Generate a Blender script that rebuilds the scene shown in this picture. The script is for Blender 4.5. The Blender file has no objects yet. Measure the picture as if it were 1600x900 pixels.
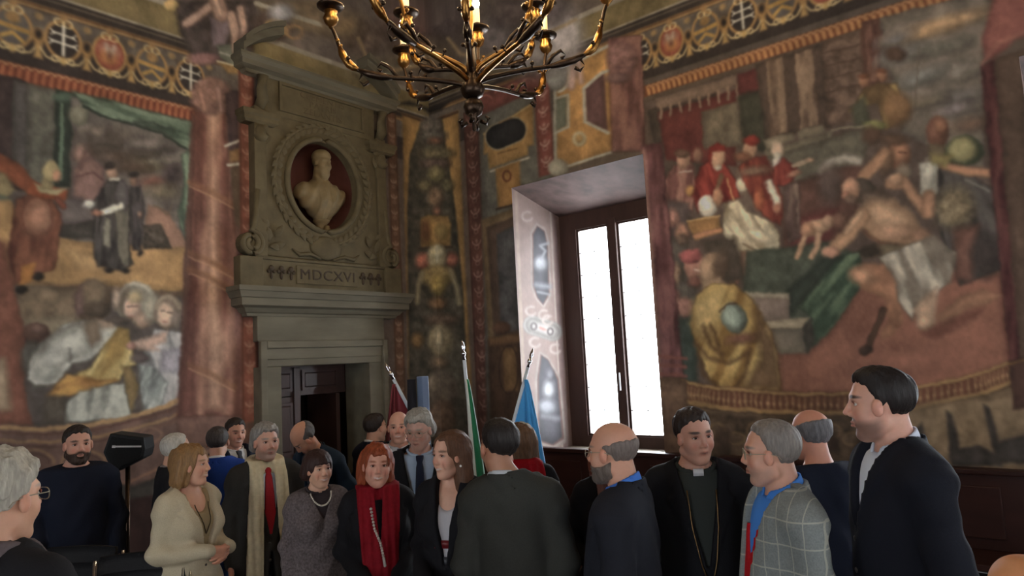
import bpy, bmesh, math, random
import numpy as np
from math import radians, sin, cos, pi
from mathutils import Vector, Matrix
random.seed(7); rng = np.random.default_rng(7)
SC = bpy.context.scene
COL = SC.collection

# ------------------------------------------------------------------ camera
F, YAW, PITCH, ROLL, CZ = 1080.0, 39.5, 6.0, 3.0, 1.95      # focal length in pixels of a 1600 x 900 frame
_a, _p, _r = radians(YAW), radians(PITCH), radians(ROLL)
FW = np.array([cos(_a)*cos(_p), sin(_a)*cos(_p), sin(_p)])
_rt = np.array([sin(_a), -cos(_a), 0.0]); _up = np.cross(_rt, FW)
RT = _rt*cos(_r) - _up*sin(_r); UP = np.cross(RT, FW)
CAM = np.array([0, 0, CZ])
cd = bpy.data.cameras.new('camera'); cam = bpy.data.objects.new('camera', cd); COL.objects.link(cam)
cd.sensor_width = 36.0; cd.lens = 36.0*F/1600.0; cd.clip_start = 0.05; cd.clip_end = 200
cam.matrix_world = Matrix(((RT[0], UP[0], -FW[0], 0), (RT[1], UP[1], -FW[1], 0), (RT[2], UP[2], -FW[2], CZ), (0, 0, 0, 1)))
SC.camera = cam
def proj(P):
    d = np.asarray(P, float) - CAM; z = np.maximum(d@FW, 1e-3)
    return 800 + F*(d@RT)/z, 450 - F*(d@UP)/z
def ray(u, v): return RT*(u-800)/F + UP*(450-v)/F + FW
def at(u, v, depth): return CAM + ray(u, v)*depth

# room: left wall is the plane y = YL, right wall the plane x = XR
YL, XR, XB, YB, ZC = 6.2, 6.03, -5.2, -5.6, 7.2
def onL(u, v): d = ray(u, v); t = YL/d[1]; return d[0]*t, CZ + d[2]*t
def onR(u, v): d = ray(u, v); t = XR/d[0]; return d[1]*t, CZ + d[2]*t

# ------------------------------------------------------------------ view, world, daylight
SC.view_settings.view_transform = 'Standard'; SC.view_settings.look = 'None'
SC.view_settings.exposure = 1.5; SC.view_settings.gamma = 1.0; SC.view_settings.use_curve_mapping = False
w = bpy.data.worlds.new('overcast_sky'); SC.world = w; w.use_nodes = True
w.node_tree.nodes['Background'].inputs[0].default_value = (0.88, 0.95, 1.0, 1)
w.node_tree.nodes['Background'].inputs[1].default_value = 9.0
# window openings: (axis, fixed coordinate, lo, hi, z0, z1); they carry sky portals only
WIN_Z0, WIN_Z1, REV = 0.90, 3.92, 0.9
WINS_R = [(3.20, 4.90), (-1.55, 0.17), (-4.6, -2.9)]
WINS_FILL_B = [(-4.3, -2.5), (-.9, .9), (2.6, 4.4)]  # unseen near-wall windows, added for frontal fill light
WINS_FILL_X = [(-4.4, -2.6), (-.9, .9), (2.4, 4.2)]  # unseen rear-wall windows, added to brighten the right wall
def portal(loc, rot, sx, sy):
    l = bpy.data.lights.new('sky_portal', 'AREA'); l.shape = 'RECTANGLE'; l.size = sx; l.size_y = sy
    l.cycles.is_portal = True
    o = bpy.data.objects.new('sky_portal', l); COL.objects.link(o); o.location = loc; o.rotation_euler = rot
    return o
for lo, hi in WINS_R: portal((XR+REV+.25, (lo+hi)/2, 2.4), (0, pi/2, 0), 2.7, hi-lo)
for lo, hi in WINS_FILL_X: portal((XB-REV-.25, (lo+hi)/2, 2.4), (0, -pi/2, 0), 2.7, hi-lo)
for lo, hi in WINS_FILL_B: portal(((lo+hi)/2, YB-REV-.25, 2.4), (pi/2, 0, pi), hi-lo, 2.7)

# ------------------------------------------------------------------ helpers
def lin(c):
    c = np.asarray(c, float)/255.0
    return np.where(c <= .04045, c/12.92, ((c+.055)/1.055)**2.4)
GAIN = 1.36
MATS = {}
def mat(name, rgb, rough=.7, metal=0.0, noise=0.0, scale=30.0, bump=0.0, gain=1.0, emit=0.0, spec=.3, stretch=(1, 1, 1), sheen=0.0, trans=0.0):
    """procedural principled material; rgb is 0-255 sRGB albedo"""
    if name in MATS: return MATS[name]
    m = bpy.data.materials.new(name); m.use_nodes = True; nt = m.node_tree; b = nt.nodes['Principled BSDF']
    c = tuple(np.clip(lin(rgb)*gain, 0, .9)) + (1,)
    b.inputs['Base Color'].default_value = c; b.inputs['Roughness'].default_value = rough
    b.inputs['Metallic'].default_value = metal; b.inputs['Specular IOR Level'].default_value = spec
    if sheen: b.inputs['Sheen Weight'].default_value = sheen
    if trans: b.inputs['Transmission Weight'].default_value = trans
    if emit:
        b.inputs['Emission Color'].default_value = c; b.inputs['Emission Strength'].default_value = emit
    if noise or bump:
        tc = nt.nodes.new('ShaderNodeTexCoord'); mp = nt.nodes.new('ShaderNodeMapping'); mp.inputs['Scale'].default_value = stretch
        nt.links.new(tc.outputs['Object'], mp.inputs[0])
        n = nt.nodes.new('ShaderNodeTexNoise'); n.inputs['Scale'].default_value = scale; n.inputs['Detail'].default_value = 5
        nt.links.new(mp.outputs[0], n.inputs['Vector'])
        if noise:
            r = nt.nodes.new('ShaderNodeMapRange'); r.inputs[1].default_value = .25; r.inputs[2].default_value = .75
            r.inputs[3].default_value = 1-noise; r.inputs[4].default_value = 1+noise
            nt.links.new(n.outputs['Fac'], r.inputs[0])
            x = nt.nodes.new('ShaderNodeMix'); x.data_type = 'RGBA'; x.blend_type = 'MULTIPLY'; x.inputs[0].default_value = 1
            x.inputs[6].default_value = c; nt.links.new(r.outputs[0], x.inputs[7]); nt.links.new(x.outputs[2], b.inputs['Base Color'])
        if bump:
            bp = nt.nodes.new('ShaderNodeBump'); bp.inputs['Strength'].default_value = bump; bp.inputs['Distance'].default_value = .01
            nt.links.new(n.outputs['Fac'], bp.inputs['Height']); nt.links.new(bp.outputs[0], b.inputs['Normal'])
    MATS[name] = m; return m
def attr_mat(name, rough=.75, noise=.12, scale=14.0, bump=.15, spec=.25, sss=0.0):
    """pigment comes from the mesh colour attribute 'Col', mottled by noise"""
    if name in MATS: return MATS[name]
    m = bpy.data.materials.new(name); m.use_nodes = True; nt = m.node_tree; b = nt.nodes['Principled BSDF']
    b.inputs['Roughness'].default_value = rough; b.inputs['Specular IOR Level'].default_value = spec
    a = nt.nodes.new('ShaderNodeAttribute'); a.attribute_name = 'Col'
    tc = nt.nodes.new('ShaderNodeTexCoord'); n = nt.nodes.new('ShaderNodeTexNoise'); n.inputs['Scale'].default_value = scale; n.inputs['Detail'].default_value = 7
    n.inputs['Roughness'].default_value = .65
    nt.links.new(tc.outputs['Object'], n.inputs['Vector'])
    r = nt.nodes.new('ShaderNodeMapRange'); r.inputs[1].default_value = .25; r.inputs[2].default_value = .75
    r.inputs[3].default_value = 1-noise; r.inputs[4].default_value = 1+noise; nt.links.new(n.outputs['Fac'], r.inputs[0])
    x = nt.nodes.new('ShaderNodeMix'); x.data_type = 'RGBA'; x.blend_type = 'MULTIPLY'; x.inputs[0].default_value = 1
    nt.links.new(a.outputs['Color'], x.inputs[6]); nt.links.new(r.outputs[0], x.inputs[7]); nt.links.new(x.outputs[2], b.inputs['Base Color'])
    if bump:
        bp = nt.nodes.new('ShaderNodeBump'); bp.inputs['Strength'].default_value = bump; bp.inputs['Distance'].default_value = .01
        nt.links.new(n.outputs['Fac'], bp.inputs['Height']); nt.links.new(bp.outputs[0], b.inputs['Normal'])
    if sss: b.inputs['Subsurface Weight'].default_value = sss; b.inputs['Subsurface Radius'].default_value = (.01, .004, .002)
    MATS[name] = m; return m

def np_mesh(name, V, Q, mats, smooth=True, cols=None, mi=None):
    """mesh from numpy arrays: V (n,3), Q (m,3|4) or list of face tuples"""
    me = bpy.data.meshes.new(name)
    V = np.asarray(V, np.float32)
    if isinstance(Q, np.ndarray):
        k = Q.shape[1]; m = len(Q)
        me.vertices.add(len(V)); me.vertices.foreach_set('co', V.ravel())
        me.loops.add(m*k); me.loops.foreach_set('vertex_index', Q.astype(np.int32).ravel())
        me.polygons.add(m); me.polygons.foreach_set('loop_start', np.arange(0, m*k, k, dtype=np.int32))
        me.update(calc_edges=True)
    else:
        me.from_pydata([tuple(v) for v in V], [], Q)
    for mm in (mats if isinstance(mats, (list, tuple)) else [mats]): me.materials.append(mm)
    if mi is not None: me.polygons.foreach_set('material_index', np.asarray(mi, np.int32))
    me.polygons.foreach_set('use_smooth', np.full(len(me.polygons), bool(smooth)))
    if cols is not None:
        at_ = me.color_attributes.new('Col', 'FLOAT_COLOR', 'POINT')
        c4 = np.ones((len(V), 4), np.float32); c4[:, :3] = cols
        at_.data.foreach_set('color', c4.ravel())
    me.update(); return me
def link(name, me, parent=None, loc=None, label=None, cat=None, group=None, kind=None):
    o = bpy.data.objects.new(name, me); COL.objects.link(o)
    if parent is not None: o.parent = parent
    if loc is not None: o.location = loc
    return tag(o, label, cat, group, kind)
def tag(o, label=None, cat=None, group=None, kind=None):
    if label: o['label'] = label
    if cat: o['category'] = cat
    if group: o['group'] = group
    if kind: o['kind'] = kind
    return o
def empty(name, loc, label=None, cat=None, group=None, kind=None, parent=None):
    o = link(name, None, parent, loc, label, cat, group, kind); o.empty_display_size = .1; return o

class MB:
    """collects simple solids, builds ONE mesh"""
    def __init__(s): s.V = []; s.Fc = []
    def add(s, V, Fc):
        o = len(s.V); s.V += [tuple(map(float, v)) for v in V]; s.Fc += [tuple(i+o for i in f) for f in Fc]; return s
    def box(s, x0, x1, y0, y1, z0, z1):
        return s.add([(x0,y0,z0),(x1,y0,z0),(x1,y1,z0),(x0,y1,z0),(x0,y0,z1),(x1,y0,z1),(x1,y1,z1),(x0,y1,z1)],
                     [(3,2,1,0),(4,5,6,7),(0,1,5,4),(1,2,6,5),(2,3,7,6),(3,0,4,7)])
    def prism(s, pts, y0, y1, axis='y'):
        """pts: outline in (a,b); extruded along axis. axis y -> (x,z) outline, x -> (y,z), z -> (x,y)"""
        n = len(pts); f = {'y': lambda a, b, c: (a, c, b), 'x': lambda a, b, c: (c, a, b), 'z': lambda a, b, c: (a, b, c)}[axis]
        V = [f(a, b, y0) for a, b in pts] + [f(a, b, y1) for a, b in pts]
        return s.add(V, [tuple(range(n))[::-1], tuple(range(n, 2*n))] + [(i, (i+1) % n, n+(i+1) % n, n+i) for i in range(n)])
    def tube(s, P, r, n=8, cap=True):
        P = [np.asarray(p, float) for p in P]; R = r if isinstance(r, (list, tuple, np.ndarray)) else [r]*len(P); V = []
        t0 = P[1]-P[0]; ref = np.array([0, 0, 1.]) if abs(t0[2]) < .9*np.linalg.norm(t0) else np.array([1., 0, 0])
        for i, p in enumerate(P):
            t = P[min(i+1, len(P)-1)] - P[max(i-1, 0)]; t = t/(np.linalg.norm(t)+1e-9)
            a = np.cross(t, ref); a /= np.linalg.norm(a)+1e-9; b = np.cross(t, a); ref = -np.cross(t, a) if False else ref
            for k in range(n): V.append(p + R[i]*(cos(2*pi*k/n)*a + sin(2*pi*k/n)*b))
        Fc = [(i*n+k, i*n+(k+1) % n, (i+1)*n+(k+1) % n, (i+1)*n+k) for i in range(len(P)-1) for k in range(n)]
        if cap: Fc += [tuple(range(n))[::-1], tuple(range((len(P)-1)*n, len(P)*n))]
        return s.add(V, Fc)
    def lathe(s, prof, c=(0, 0, 0), n=16):
        V = []; 
        for r, z in prof:
            for k in range(n): V.append((c[0]+r*cos(2*pi*k/n), c[1]+r*sin(2*pi*k/n), c[2]+z))
        m = len(prof)
        Fc = [(i*n+k, i*n+(k+1) % n, (i+1)*n+(k+1) % n, (i+1)*n+k) for i in range(m-1) for k in range(n)]
        Fc += [tuple(range(n))[::-1], tuple(range((m-1)*n, m*n))]
        return s.add(V, Fc)
    def sphere(s, c, r, n=10, m=7):
        r = (r, r, r) if not isinstance(r, (tuple, list)) else r
        V = [(c[0], c[1], c[2]-r[2])]
        for i in range(1, m):
            t = pi*i/m
            for k in range(n): V.append((c[0]+r[0]*sin(t)*cos(2*pi*k/n), c[1]+r[1]*sin(t)*sin(2*pi*k/n), c[2]-r[2]*cos(t)))
        V.append((c[0], c[1], c[2]+r[2])); e = len(V)-1
        Fc = [(0, 1+(k+1) % n, 1+k) for k in range(n)]
        Fc += [(1+i*n+k, 1+i*n+(k+1) % n, 1+(i+1)*n+(k+1) % n, 1+(i+1)*n+k) for i in range(m-2) for k in range(n)]
        Fc += [(1+(m-2)*n+k, 1+(m-2)*n+(k+1) % n, e) for k in range(n)]
        return s.add(V, Fc)
    def mesh(s, name, m, smooth=False):
        return np_mesh(name, s.V, s.Fc, m, smooth)
    def build(s, name, m, parent=None, smooth=False, **kw):
        """origin moves to the middle of the base"""
        V = np.array(s.V); c = np.array([(V[:, 0].min()+V[:, 0].max())/2, (V[:, 1].min()+V[:, 1].max())/2, V[:, 2].min()])
        me = np_mesh(name, V-c, s.Fc, m, smooth)
        o = link(name, me, parent, None, **kw)
        pl = np.array(parent.matrix_basis.translation) if parent is not None else np.zeros(3)
        if parent is not None and parent.parent is not None: pl = pl + np.array(parent.parent.matrix_basis.translation)
        o.location = c - pl
        return o
def bevel(o, wd=.006, seg=2):
    m = o.modifiers.new('bevel', 'BEVEL'); m.width = wd; m.segments = seg; m.limit_method = 'ANGLE'; return o
# ------------------------------------------------------------------ fresco painter: pigment on the wall surface
def _hash(i, j, s): 
    h = (i*374761393 + j*668265263 + s*1274126177) & 0x7fffffff
    h = ((h ^ (h >> 13))*1274126177) & 0x7fffffff
    return ((h ^ (h >> 16)) & 0xffff)/65535.0
def vnoise(x, y, s=0):
    xi = np.floor(x).astype(np.int64); yi = np.floor(y).astype(np.int64); fx = x-xi; fy = y-yi
    fx = fx*fx*(3-2*fx); fy = fy*fy*(3-2*fy)
    a = _hash(xi, yi, s)*(1-fx) + _hash(xi+1, yi, s)*fx
    b = _hash(xi, yi+1, s)*(1-fx) + _hash(xi+1, yi+1, s)*fx
    return a*(1-fy) + b*fy
def fbm(x, y, s=0, o=3):
    t = 0; a = .5; n = 0
    for k in range(o): t = t + a*vnoise(x*2**k, y*2**k, s+k); n += a; a *= .5
    return t/n
class Canvas:
    """colours for the vertices of one wall; shapes are given in drawing units (the photo's pixels
    carried onto the wall plane) or, with w=1, in metres along and up the wall"""
    def __init__(s, P, S, Z, base, hand=1.0):
        s.U, s.V = proj(P); s.S, s.Z = S, Z; s.C = np.empty((len(S), 3)); s.C[:] = base
        ok = ((P-CAM)@FW) > .3; s.U = np.where(ok, s.U, -9e3); s.V = np.where(ok, s.V, -9e3)
        a, b = s.S*9, s.Z*9                                   # the painter's hand: outlines waver a little
        s.U = s.U + hand*(4.5*(fbm(a, b, 41)-.5) + 3*(fbm(a*3.3, b*3.3, 47, 2)-.5)); s.V = s.V + hand*(4.5*(fbm(a, b, 43)-.5) + 3*(fbm(a*3.3, b*3.3, 53, 2)-.5))
    def _idx(s, x0, x1, y0, y1, w):
        a, b = (s.S, s.Z) if w else (s.U, s.V)
        i = np.nonzero((a > x0) & (a < x1) & (b > y0) & (b < y1))[0]
        return i, a[i], b[i]
    def _blend(s, i, m, col, var, x, y, vs, tone=None):
        if not len(i): return
        col = np.asarray(col, float)
        sd = int(col[0]) % 17
        if tone is not None: col = np.clip(col*tone[:, None], 0, 255)
        if var:
            n = fbm(x/vs, y/vs, sd)[:, None]
            col = np.clip(col*(1 + var*(n-.5)*2), 0, 255)
        m = m[:, None]; s.C[i] = s.C[i]*(1-m) + col*m
    def poly(s, pts, col, soft=2.0, a=1.0, var=.12, vs=14., w=0):
        p = np.asarray(pts, float)
        if w: soft = soft*.007; vs = vs*.007
        i, x, y = s._idx(p[:, 0].min()-soft, p[:, 0].max()+soft, p[:, 1].min()-soft, p[:, 1].max()+soft, w)
        if not len(i): return
        d = np.full(len(i), 1e9); ins = np.zeros(len(i), bool); n = len(p)
        for k in range(n):
            ax, ay = p[k]; bx, by = p[(k+1) % n]; ex, ey = bx-ax, by-ay; l = ex*ex+ey*ey+1e-12
            h = np.clip(((x-ax)*ex + (y-ay)*ey)/l, 0, 1); d = np.minimum(d, (x-ax-ex*h)**2 + (y-ay-ey*h)**2)
            c = ((ay > y) != (by > y)); 
            ins ^= c & (x < ex*(y-ay)/(ey if abs(ey) > 1e-12 else 1e-12) + ax)
        d = np.sqrt(d)*np.where(ins, 1, -1)
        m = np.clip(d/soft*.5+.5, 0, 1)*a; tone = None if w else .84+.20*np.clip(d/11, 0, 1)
        k = m > 0; s._blend(i[k], m[k], col, var, x[k], y[k], vs, None if w else tone[k])
    def ell(s, cx, cy, rx, ry, col, rot=0, soft=2.0, a=1.0, var=.12, vs=14., w=0):
        if w: soft = soft*.007; vs = vs*.007
        R = max(rx, ry)+soft; i, x, y = s._idx(cx-R, cx+R, cy-R, cy+R, w)
        if not len(i): return
        c, q = cos(radians(rot)), sin(radians(rot)); dx = (x-cx)*c + (y-cy)*q; dy = -(x-cx)*q + (y-cy)*c
        k0 = np.sqrt((dx/rx)**2 + (dy/ry)**2); d = (1-k0)*min(rx, ry)
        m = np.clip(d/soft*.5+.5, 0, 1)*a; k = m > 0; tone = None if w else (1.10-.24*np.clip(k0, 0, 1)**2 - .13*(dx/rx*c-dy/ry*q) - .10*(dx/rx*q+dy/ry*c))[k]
        s._blend(i[k], m[k], col, var, x[k], y[k], vs, tone)
    def line(s, pts, wd, col, soft=1.2, a=1.0, var=.08, vs=14., w=0):
        p = np.asarray(pts, float); h0 = wd/2
        if w: soft = soft*.007; vs = vs*.007
        i, x, y = s._idx(p[:, 0].min()-h0-soft, p[:, 0].max()+h0+soft, p[:, 1].min()-h0-soft, p[:, 1].max()+h0+soft, w)
        if not len(i): return
        d = np.full(len(i), 1e9)
        for k in range(len(p)-1):
            ax, ay = p[k]; ex, ey = p[k+1]-p[k]; h = np.clip(((x-ax)*ex + (y-ay)*ey)/(ex*ex+ey*ey+1e-12), 0, 1)
            d = np.minimum(d, (x-ax-ex*h)**2 + (y-ay-ey*h)**2)
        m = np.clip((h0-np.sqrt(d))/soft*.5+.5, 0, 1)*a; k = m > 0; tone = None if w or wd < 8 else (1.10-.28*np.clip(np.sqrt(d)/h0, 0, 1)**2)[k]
        s._blend(i[k], m[k], col, var, x[k], y[k], vs, tone)
    def ring(s, cx, cy, rx, ry, wd, col, a0=0, a1=360, rot=0, w=0, **kw):
        c, q = cos(radians(rot)), sin(radians(rot)); n = max(8, int(abs(a1-a0)/15))
        T = [radians(a0+(a1-a0)*k/n) for k in range(n+1)]
        s.line([(cx+rx*cos(t)*c-ry*sin(t)*q, cy+rx*cos(t)*q+ry*sin(t)*c) for t in T], wd, col, w=w, **kw)
    def drape(s, pts, dark, light, ang, per, soft=2.5, a=1.0, seed=0):
        """cloth: fills the outline dark, then streaks of light along direction ang (degrees)"""
        p = np.asarray(pts, float); s.poly(pts, dark, soft=soft, a=a)
        i, x, y = s._idx(p[:, 0].min(), p[:, 0].max(), p[:, 1].min(), p[:, 1].max(), 0)
        if not len(i): return
        ins = np.zeros(len(i), bool); d = np.full(len(i), 1e9); n = len(p)
        for k in range(n):
            ax, ay = p[k]; bx, by = p[(k+1) % n]; ex, ey = bx-ax, by-ay
            h = np.clip(((x-ax)*ex + (y-ay)*ey)/(ex*ex+ey*ey+1e-12), 0, 1); d = np.minimum(d, (x-ax-ex*h)**2 + (y-ay-ey*h)**2)
            ins ^= ((ay > y) != (by > y)) & (x < ex*(y-ay)/(ey if abs(ey) > 1e-12 else 1e-12) + ax)
        c, q = cos(radians(ang)), sin(radians(ang)); al = (x*c+y*q); ac = (-x*q+y*c)
        f = fbm(ac/per, al/(per*4.5), 31+seed, 2); f = np.clip((f-.32)/.36, 0, 1)
        m = np.where(ins, f, 0)*np.clip(np.sqrt(d)/3.0, 0, 1)*a
        k = m > 0; s._blend(i[k], m[k], light, .06, x[k], y[k], 10.)
    def age(s, sat=.74, con=1.0, mid=(96, 80, 68), blur=1, grain=1.0):
        """centuries of fading: pigments drift towards the plaster and edges soften"""
        C = s.C.reshape(s.shape + (3,))
        for k in range(blur):
            for ax in (0, 1):
                p = np.concatenate([C.take([0], ax), C, C.take([-1], ax)], ax); n = C.shape[ax]
                C = p.take(range(0, n), ax)*.2 + p.take(range(1, n+1), ax)*.6 + p.take(range(2, n+2), ax)*.2
        C = C.reshape(-1, 3); g = C.mean(1, keepdims=True); C = g + (C-g)*sat
        mid = np.asarray(mid, float); C = mid + (C-mid)*con
        n = fbm(s.S*1.3, s.Z*1.3, 5)[:, None]; n2 = fbm(s.S*9, s.Z*9, 9)[:, None]
        n3 = fbm(s.S*42, s.Z*30, 15, 2)[:, None]; s.C = C*(1 + grain*(.34*(n-.5) + .22*(n2-.5) + .12*(n3-.5)))
    def rgb(s, gain=None): return np.clip(lin(np.clip(s.C, 0, 255))*(GAIN if gain is None else gain), 0, .85)

def grid_plane(S, Z, to3, hole):
    """quads over the (S, Z) grid; hole(sc, zc) true -> face left out"""
    s, z = np.meshgrid(S, Z, indexing='ij'); ns, nz = s.shape
    P = to3(s.ravel(), z.ravel()); idx = np.arange(ns*nz).reshape(ns, nz)
    Q = np.stack([idx[:-1, :-1], idx[1:, :-1], idx[1:, 1:], idx[:-1, 1:]], -1).reshape(-1, 4)
    sc = (s[:-1, :-1]+s[1:, 1:])/2; zc = (z[:-1, :-1]+z[1:, 1:])/2
    Q = Q[~hole(sc.ravel(), zc.ravel())]
    return P, s.ravel(), z.ravel(), Q
def fine(lo, hi, st): return list(np.linspace(lo, hi, max(2, int(round((hi-lo)/st))+1)))
def uniq(*L):
    v = np.array(sorted(sum([list(l) for l in L], []))); return v[np.concatenate([[True], np.diff(v) > 1e-5])]
def compact(P, Q, *arr):
    used = np.zeros(len(P), bool); used[Q.ravel()] = True; m = np.cumsum(used)-1
    return (P[used], m[Q]) + tuple(a[used] for a in arr)
# ------------------------------------------------------------------ room shell
RES = .0104
M_fresco = attr_mat('fresco_plaster', rough=.72, noise=.10, scale=9.0, bump=.12)
DOOR = (3.78, 4.88, 2.01); NICHE = (3.90, 4.80, 3.40, 4.44)
def to_left(s, z): return np.stack([s, np.full_like(s, YL), z], -1)
def to_right(s, z): return np.stack([np.full_like(s, XR), s, z], -1)
S = uniq([XB, -3, -1], fine(-.3, 1.2, .03), fine(1.2, DOOR[0], RES), fine(DOOR[0], NICHE[0], RES), fine(NICHE[0], NICHE[1], .03), fine(NICHE[1], DOOR[1], RES), fine(DOOR[1], XR, RES))
Z = uniq([0, .35], fine(.7, DOOR[2], RES), fine(DOOR[2], NICHE[2], RES), fine(NICHE[2], NICHE[3], RES), fine(NICHE[3], 6.3, RES), [6.7, ZC])
P, s_, z_, Q = grid_plane(S, Z, to_left, lambda s, z: ((s > DOOR[0]) & (s < DOOR[1]) & (z < DOOR[2])) | ((s > NICHE[0]) & (s < NICHE[1]) & (z > NICHE[2]) & (z < NICHE[3])))
PL, QL, L = P, Q, Canvas(P, s_, z_, (92, 76, 64), hand=np.where(s_ < 3.0, 1.0, .3)); L.shape = (len(S), len(Z))
wz = [WIN_Z0, WIN_Z1]; wy = [v for lo, hi in WINS_R for v in (lo, hi)]
S = uniq([YB, -4.6, -2.9, -1.55], fine(-.3, .17, .04), fine(.17, 3.2, RES), fine(3.2, 4.9, .016), fine(4.9, YL, RES))
Z = uniq([0, .35], fine(.7, WIN_Z0, RES*2), fine(WIN_Z0, WIN_Z1, RES), fine(WIN_Z1, 6.3, RES), [6.7, ZC])
def hole_r(s, z):
    h = np.zeros(len(s), bool)
    for lo, hi in WINS_R: h |= (s > lo) & (s < hi) & (z > WIN_Z0) & (z < WIN_Z1)
    return h
P, s_, z_, Q = grid_plane(S, Z, to_right, hole_r)
PR, QR, R = P, Q, Canvas(P, s_, z_, (92, 76, 64), hand=np.where(s_ < 3.15, 1.0, .25)); R.shape = (len(S), len(Z))

FLESH = (182, 138, 104); FLESH_D = (146, 98, 72)
def both(f, *a, **k):
    getattr(L, f)(*a, **k); getattr(R, f)(*a, **k)
# ---- upper zone: painted frieze and beam along both walls (metres up the wall)
for c, o in ((L, 0.0), (R, .2)):
    lo, hi = (-6, 6.2)
    def band(z0, z1, col, **k): c.poly([(lo, z0+o), (hi, z0+o), (hi, z1+o), (lo, z1+o)], col, w=1, soft=k.pop('soft', 1.0), **k)
    band(4.40, 7.3, (88, 76, 68))
    band(5.10, 5.36, (116, 98, 62), var=.2, vs=30)
    band(5.36, 5.42, (140, 128, 110)); band(5.42, 7.3, (98, 84, 74), var=.3, vs=60)
    band(5.00, 5.10, (58, 48, 42)); band(5.095, 5.115, (148, 136, 116)); band(5.05, 5.065, (96, 84, 70))
    band(4.945, 5.0, (112, 78, 48)); band(4.955, 4.972, (156, 120, 74))
    band(4.46, 4.945, (58, 48, 44)); band(4.74, 4.945, (96, 84, 74), var=.25)
def shields(c, o, xs, kinds, flip):
    dx = .175
    for x, kd in zip(xs, kinds):
        z = 4.75+o
        base = {'cross': (52, 44, 42), 'red': (150, 72, 54), 'band': (92, 84, 80)}[kd]
        G, GL = (170, 126, 70), (206, 176, 118)
        c.ell(x, z, .135, .165, (140, 98, 56), w=1); c.ell(x, z, .115, .148, base, w=1)
        c.ring(x, z, .128, .158, .018, G, a0=100, a1=430, w=1); c.ring(x-.03, z+.15, .035, .03, .012, GL, w=1); c.ring(x+.03, z+.15, .035, .03, .012, GL, w=1)
        c.ring(x, z-.15, .05, .035, .014, GL, a0=180, a1=360, w=1); c.ell(x, z-.175, .022, .03, (190, 150, 84), w=1); c.ell(x, z+.2, .03, .03, (150, 110, 64), w=1)
        for t in (-1, 1): c.ring(x+t*.05, z-.165, .03, .022, .011, GL, w=1); c.line([(x+t*.06, z-.19), (x+t*.12, z-.17), (x+t*.16, z-.11)], .014, GL, w=1)
        if kd == 'cross':
            W = (206, 196, 176)
            c.line([(x, z-.12), (x, z+.12)], .022, W, w=1); c.line([(x-.07, z+.055), (x+.07, z+.045)], .016, W, w=1); c.line([(x-.08, z-.02), (x+.08, z-.03)], .018, W, w=1)
            for t in (-1, 1):
                c.line([(x+t*.07, z+.05), (x+t*.09, z+.075)], .01, W, w=1); c.line([(x+t*.07, z+.05), (x+t*.09, z+.03)], .01, W, w=1)
                c.line([(x+t*.08, z-.025), (x+t*.1, z-.005)], .01, W, w=1); c.line([(x+t*.08, z-.025), (x+t*.1, z-.05)], .01, W, w=1)
        elif kd == 'red':
            c.ell(x, z+.03, .07, .05, (178, 128, 104), w=1, soft=4); c.ell(x-.01, z-.04, .06, .05, (190, 122, 64), w=1, soft=5); c.line([(x-.03, z+.08), (x, z-.02), (x+.04, z+.08)], .022, (182, 160, 140), w=1, soft=3); c.ell(x, z-.02, .02, .03, (110, 60, 44), w=1, soft=3)
        else:
            c.line([(x-.1, z+.01), (x+.1, z-.01)], .04, (176, 130, 62), w=1); c.line([(x-.07, z-.09), (x, z-.045), (x+.07, z-.1)], .03, (180, 134, 62), w=1); c.ell(x, z+.08, .05, .045, (152, 112, 64), w=1)
        # link with tassel between the shields
        m = x+dx; c.ell(m, z-.02, .045, .07, (160, 116, 62), w=1); c.ell(m, z, .026, .04, (46, 38, 36), w=1)
        c.ell(m, z-.095, .025, .02, G, w=1); c.poly([(m-.012, z-.1), (m+.012, z-.1), (m+.03, z-.2), (m-.03, z-.2)], (178, 136, 76), w=1); c.ell(m, z+.15, .03, .03, (150, 116, 72), w=1)
shields(L, 0, [-.20, .15, .50, .85, 1.20, 1.555, 1.905, 2.255, 2.605, 2.955], ['cross', 'red', 'band', 'cross', 'red', 'band', 'cross', 'red', 'band', 'cross'], 0)
shields(R, .2, [.35, .70, 1.05, 1.40, 1.75, 2.10, 2.455, 2.81, 3.155], ['cross', 'red', 'band', 'cross', 'red', 'band', 'cross', 'band', 'red', 'cross'][-9:], 1)
for c, z0, z1, x0, x1, cl, cdk in ((L, 4.325, 4.46, -2, 3.02, (166, 92, 58), (110, 50, 36)), (R, 4.485, 4.60, -.3, 3.16, (184, 124, 72), (120, 66, 42))):
    c.poly([(x0, z0), (x1, z0), (x1, z1), (x0, z1)], cdk, w=1, soft=1)
    for k in range(int((x1-x0)/.055)):
        x = x0+.0275+k*.055
        c.line([(x, z0+.02), (x+.008, z1-.045)], .032, cl, w=1); c.ring(x, z1-.028, .022, .016, .012, (196, 140, 90), w=1, a0=0, a1=180)

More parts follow.
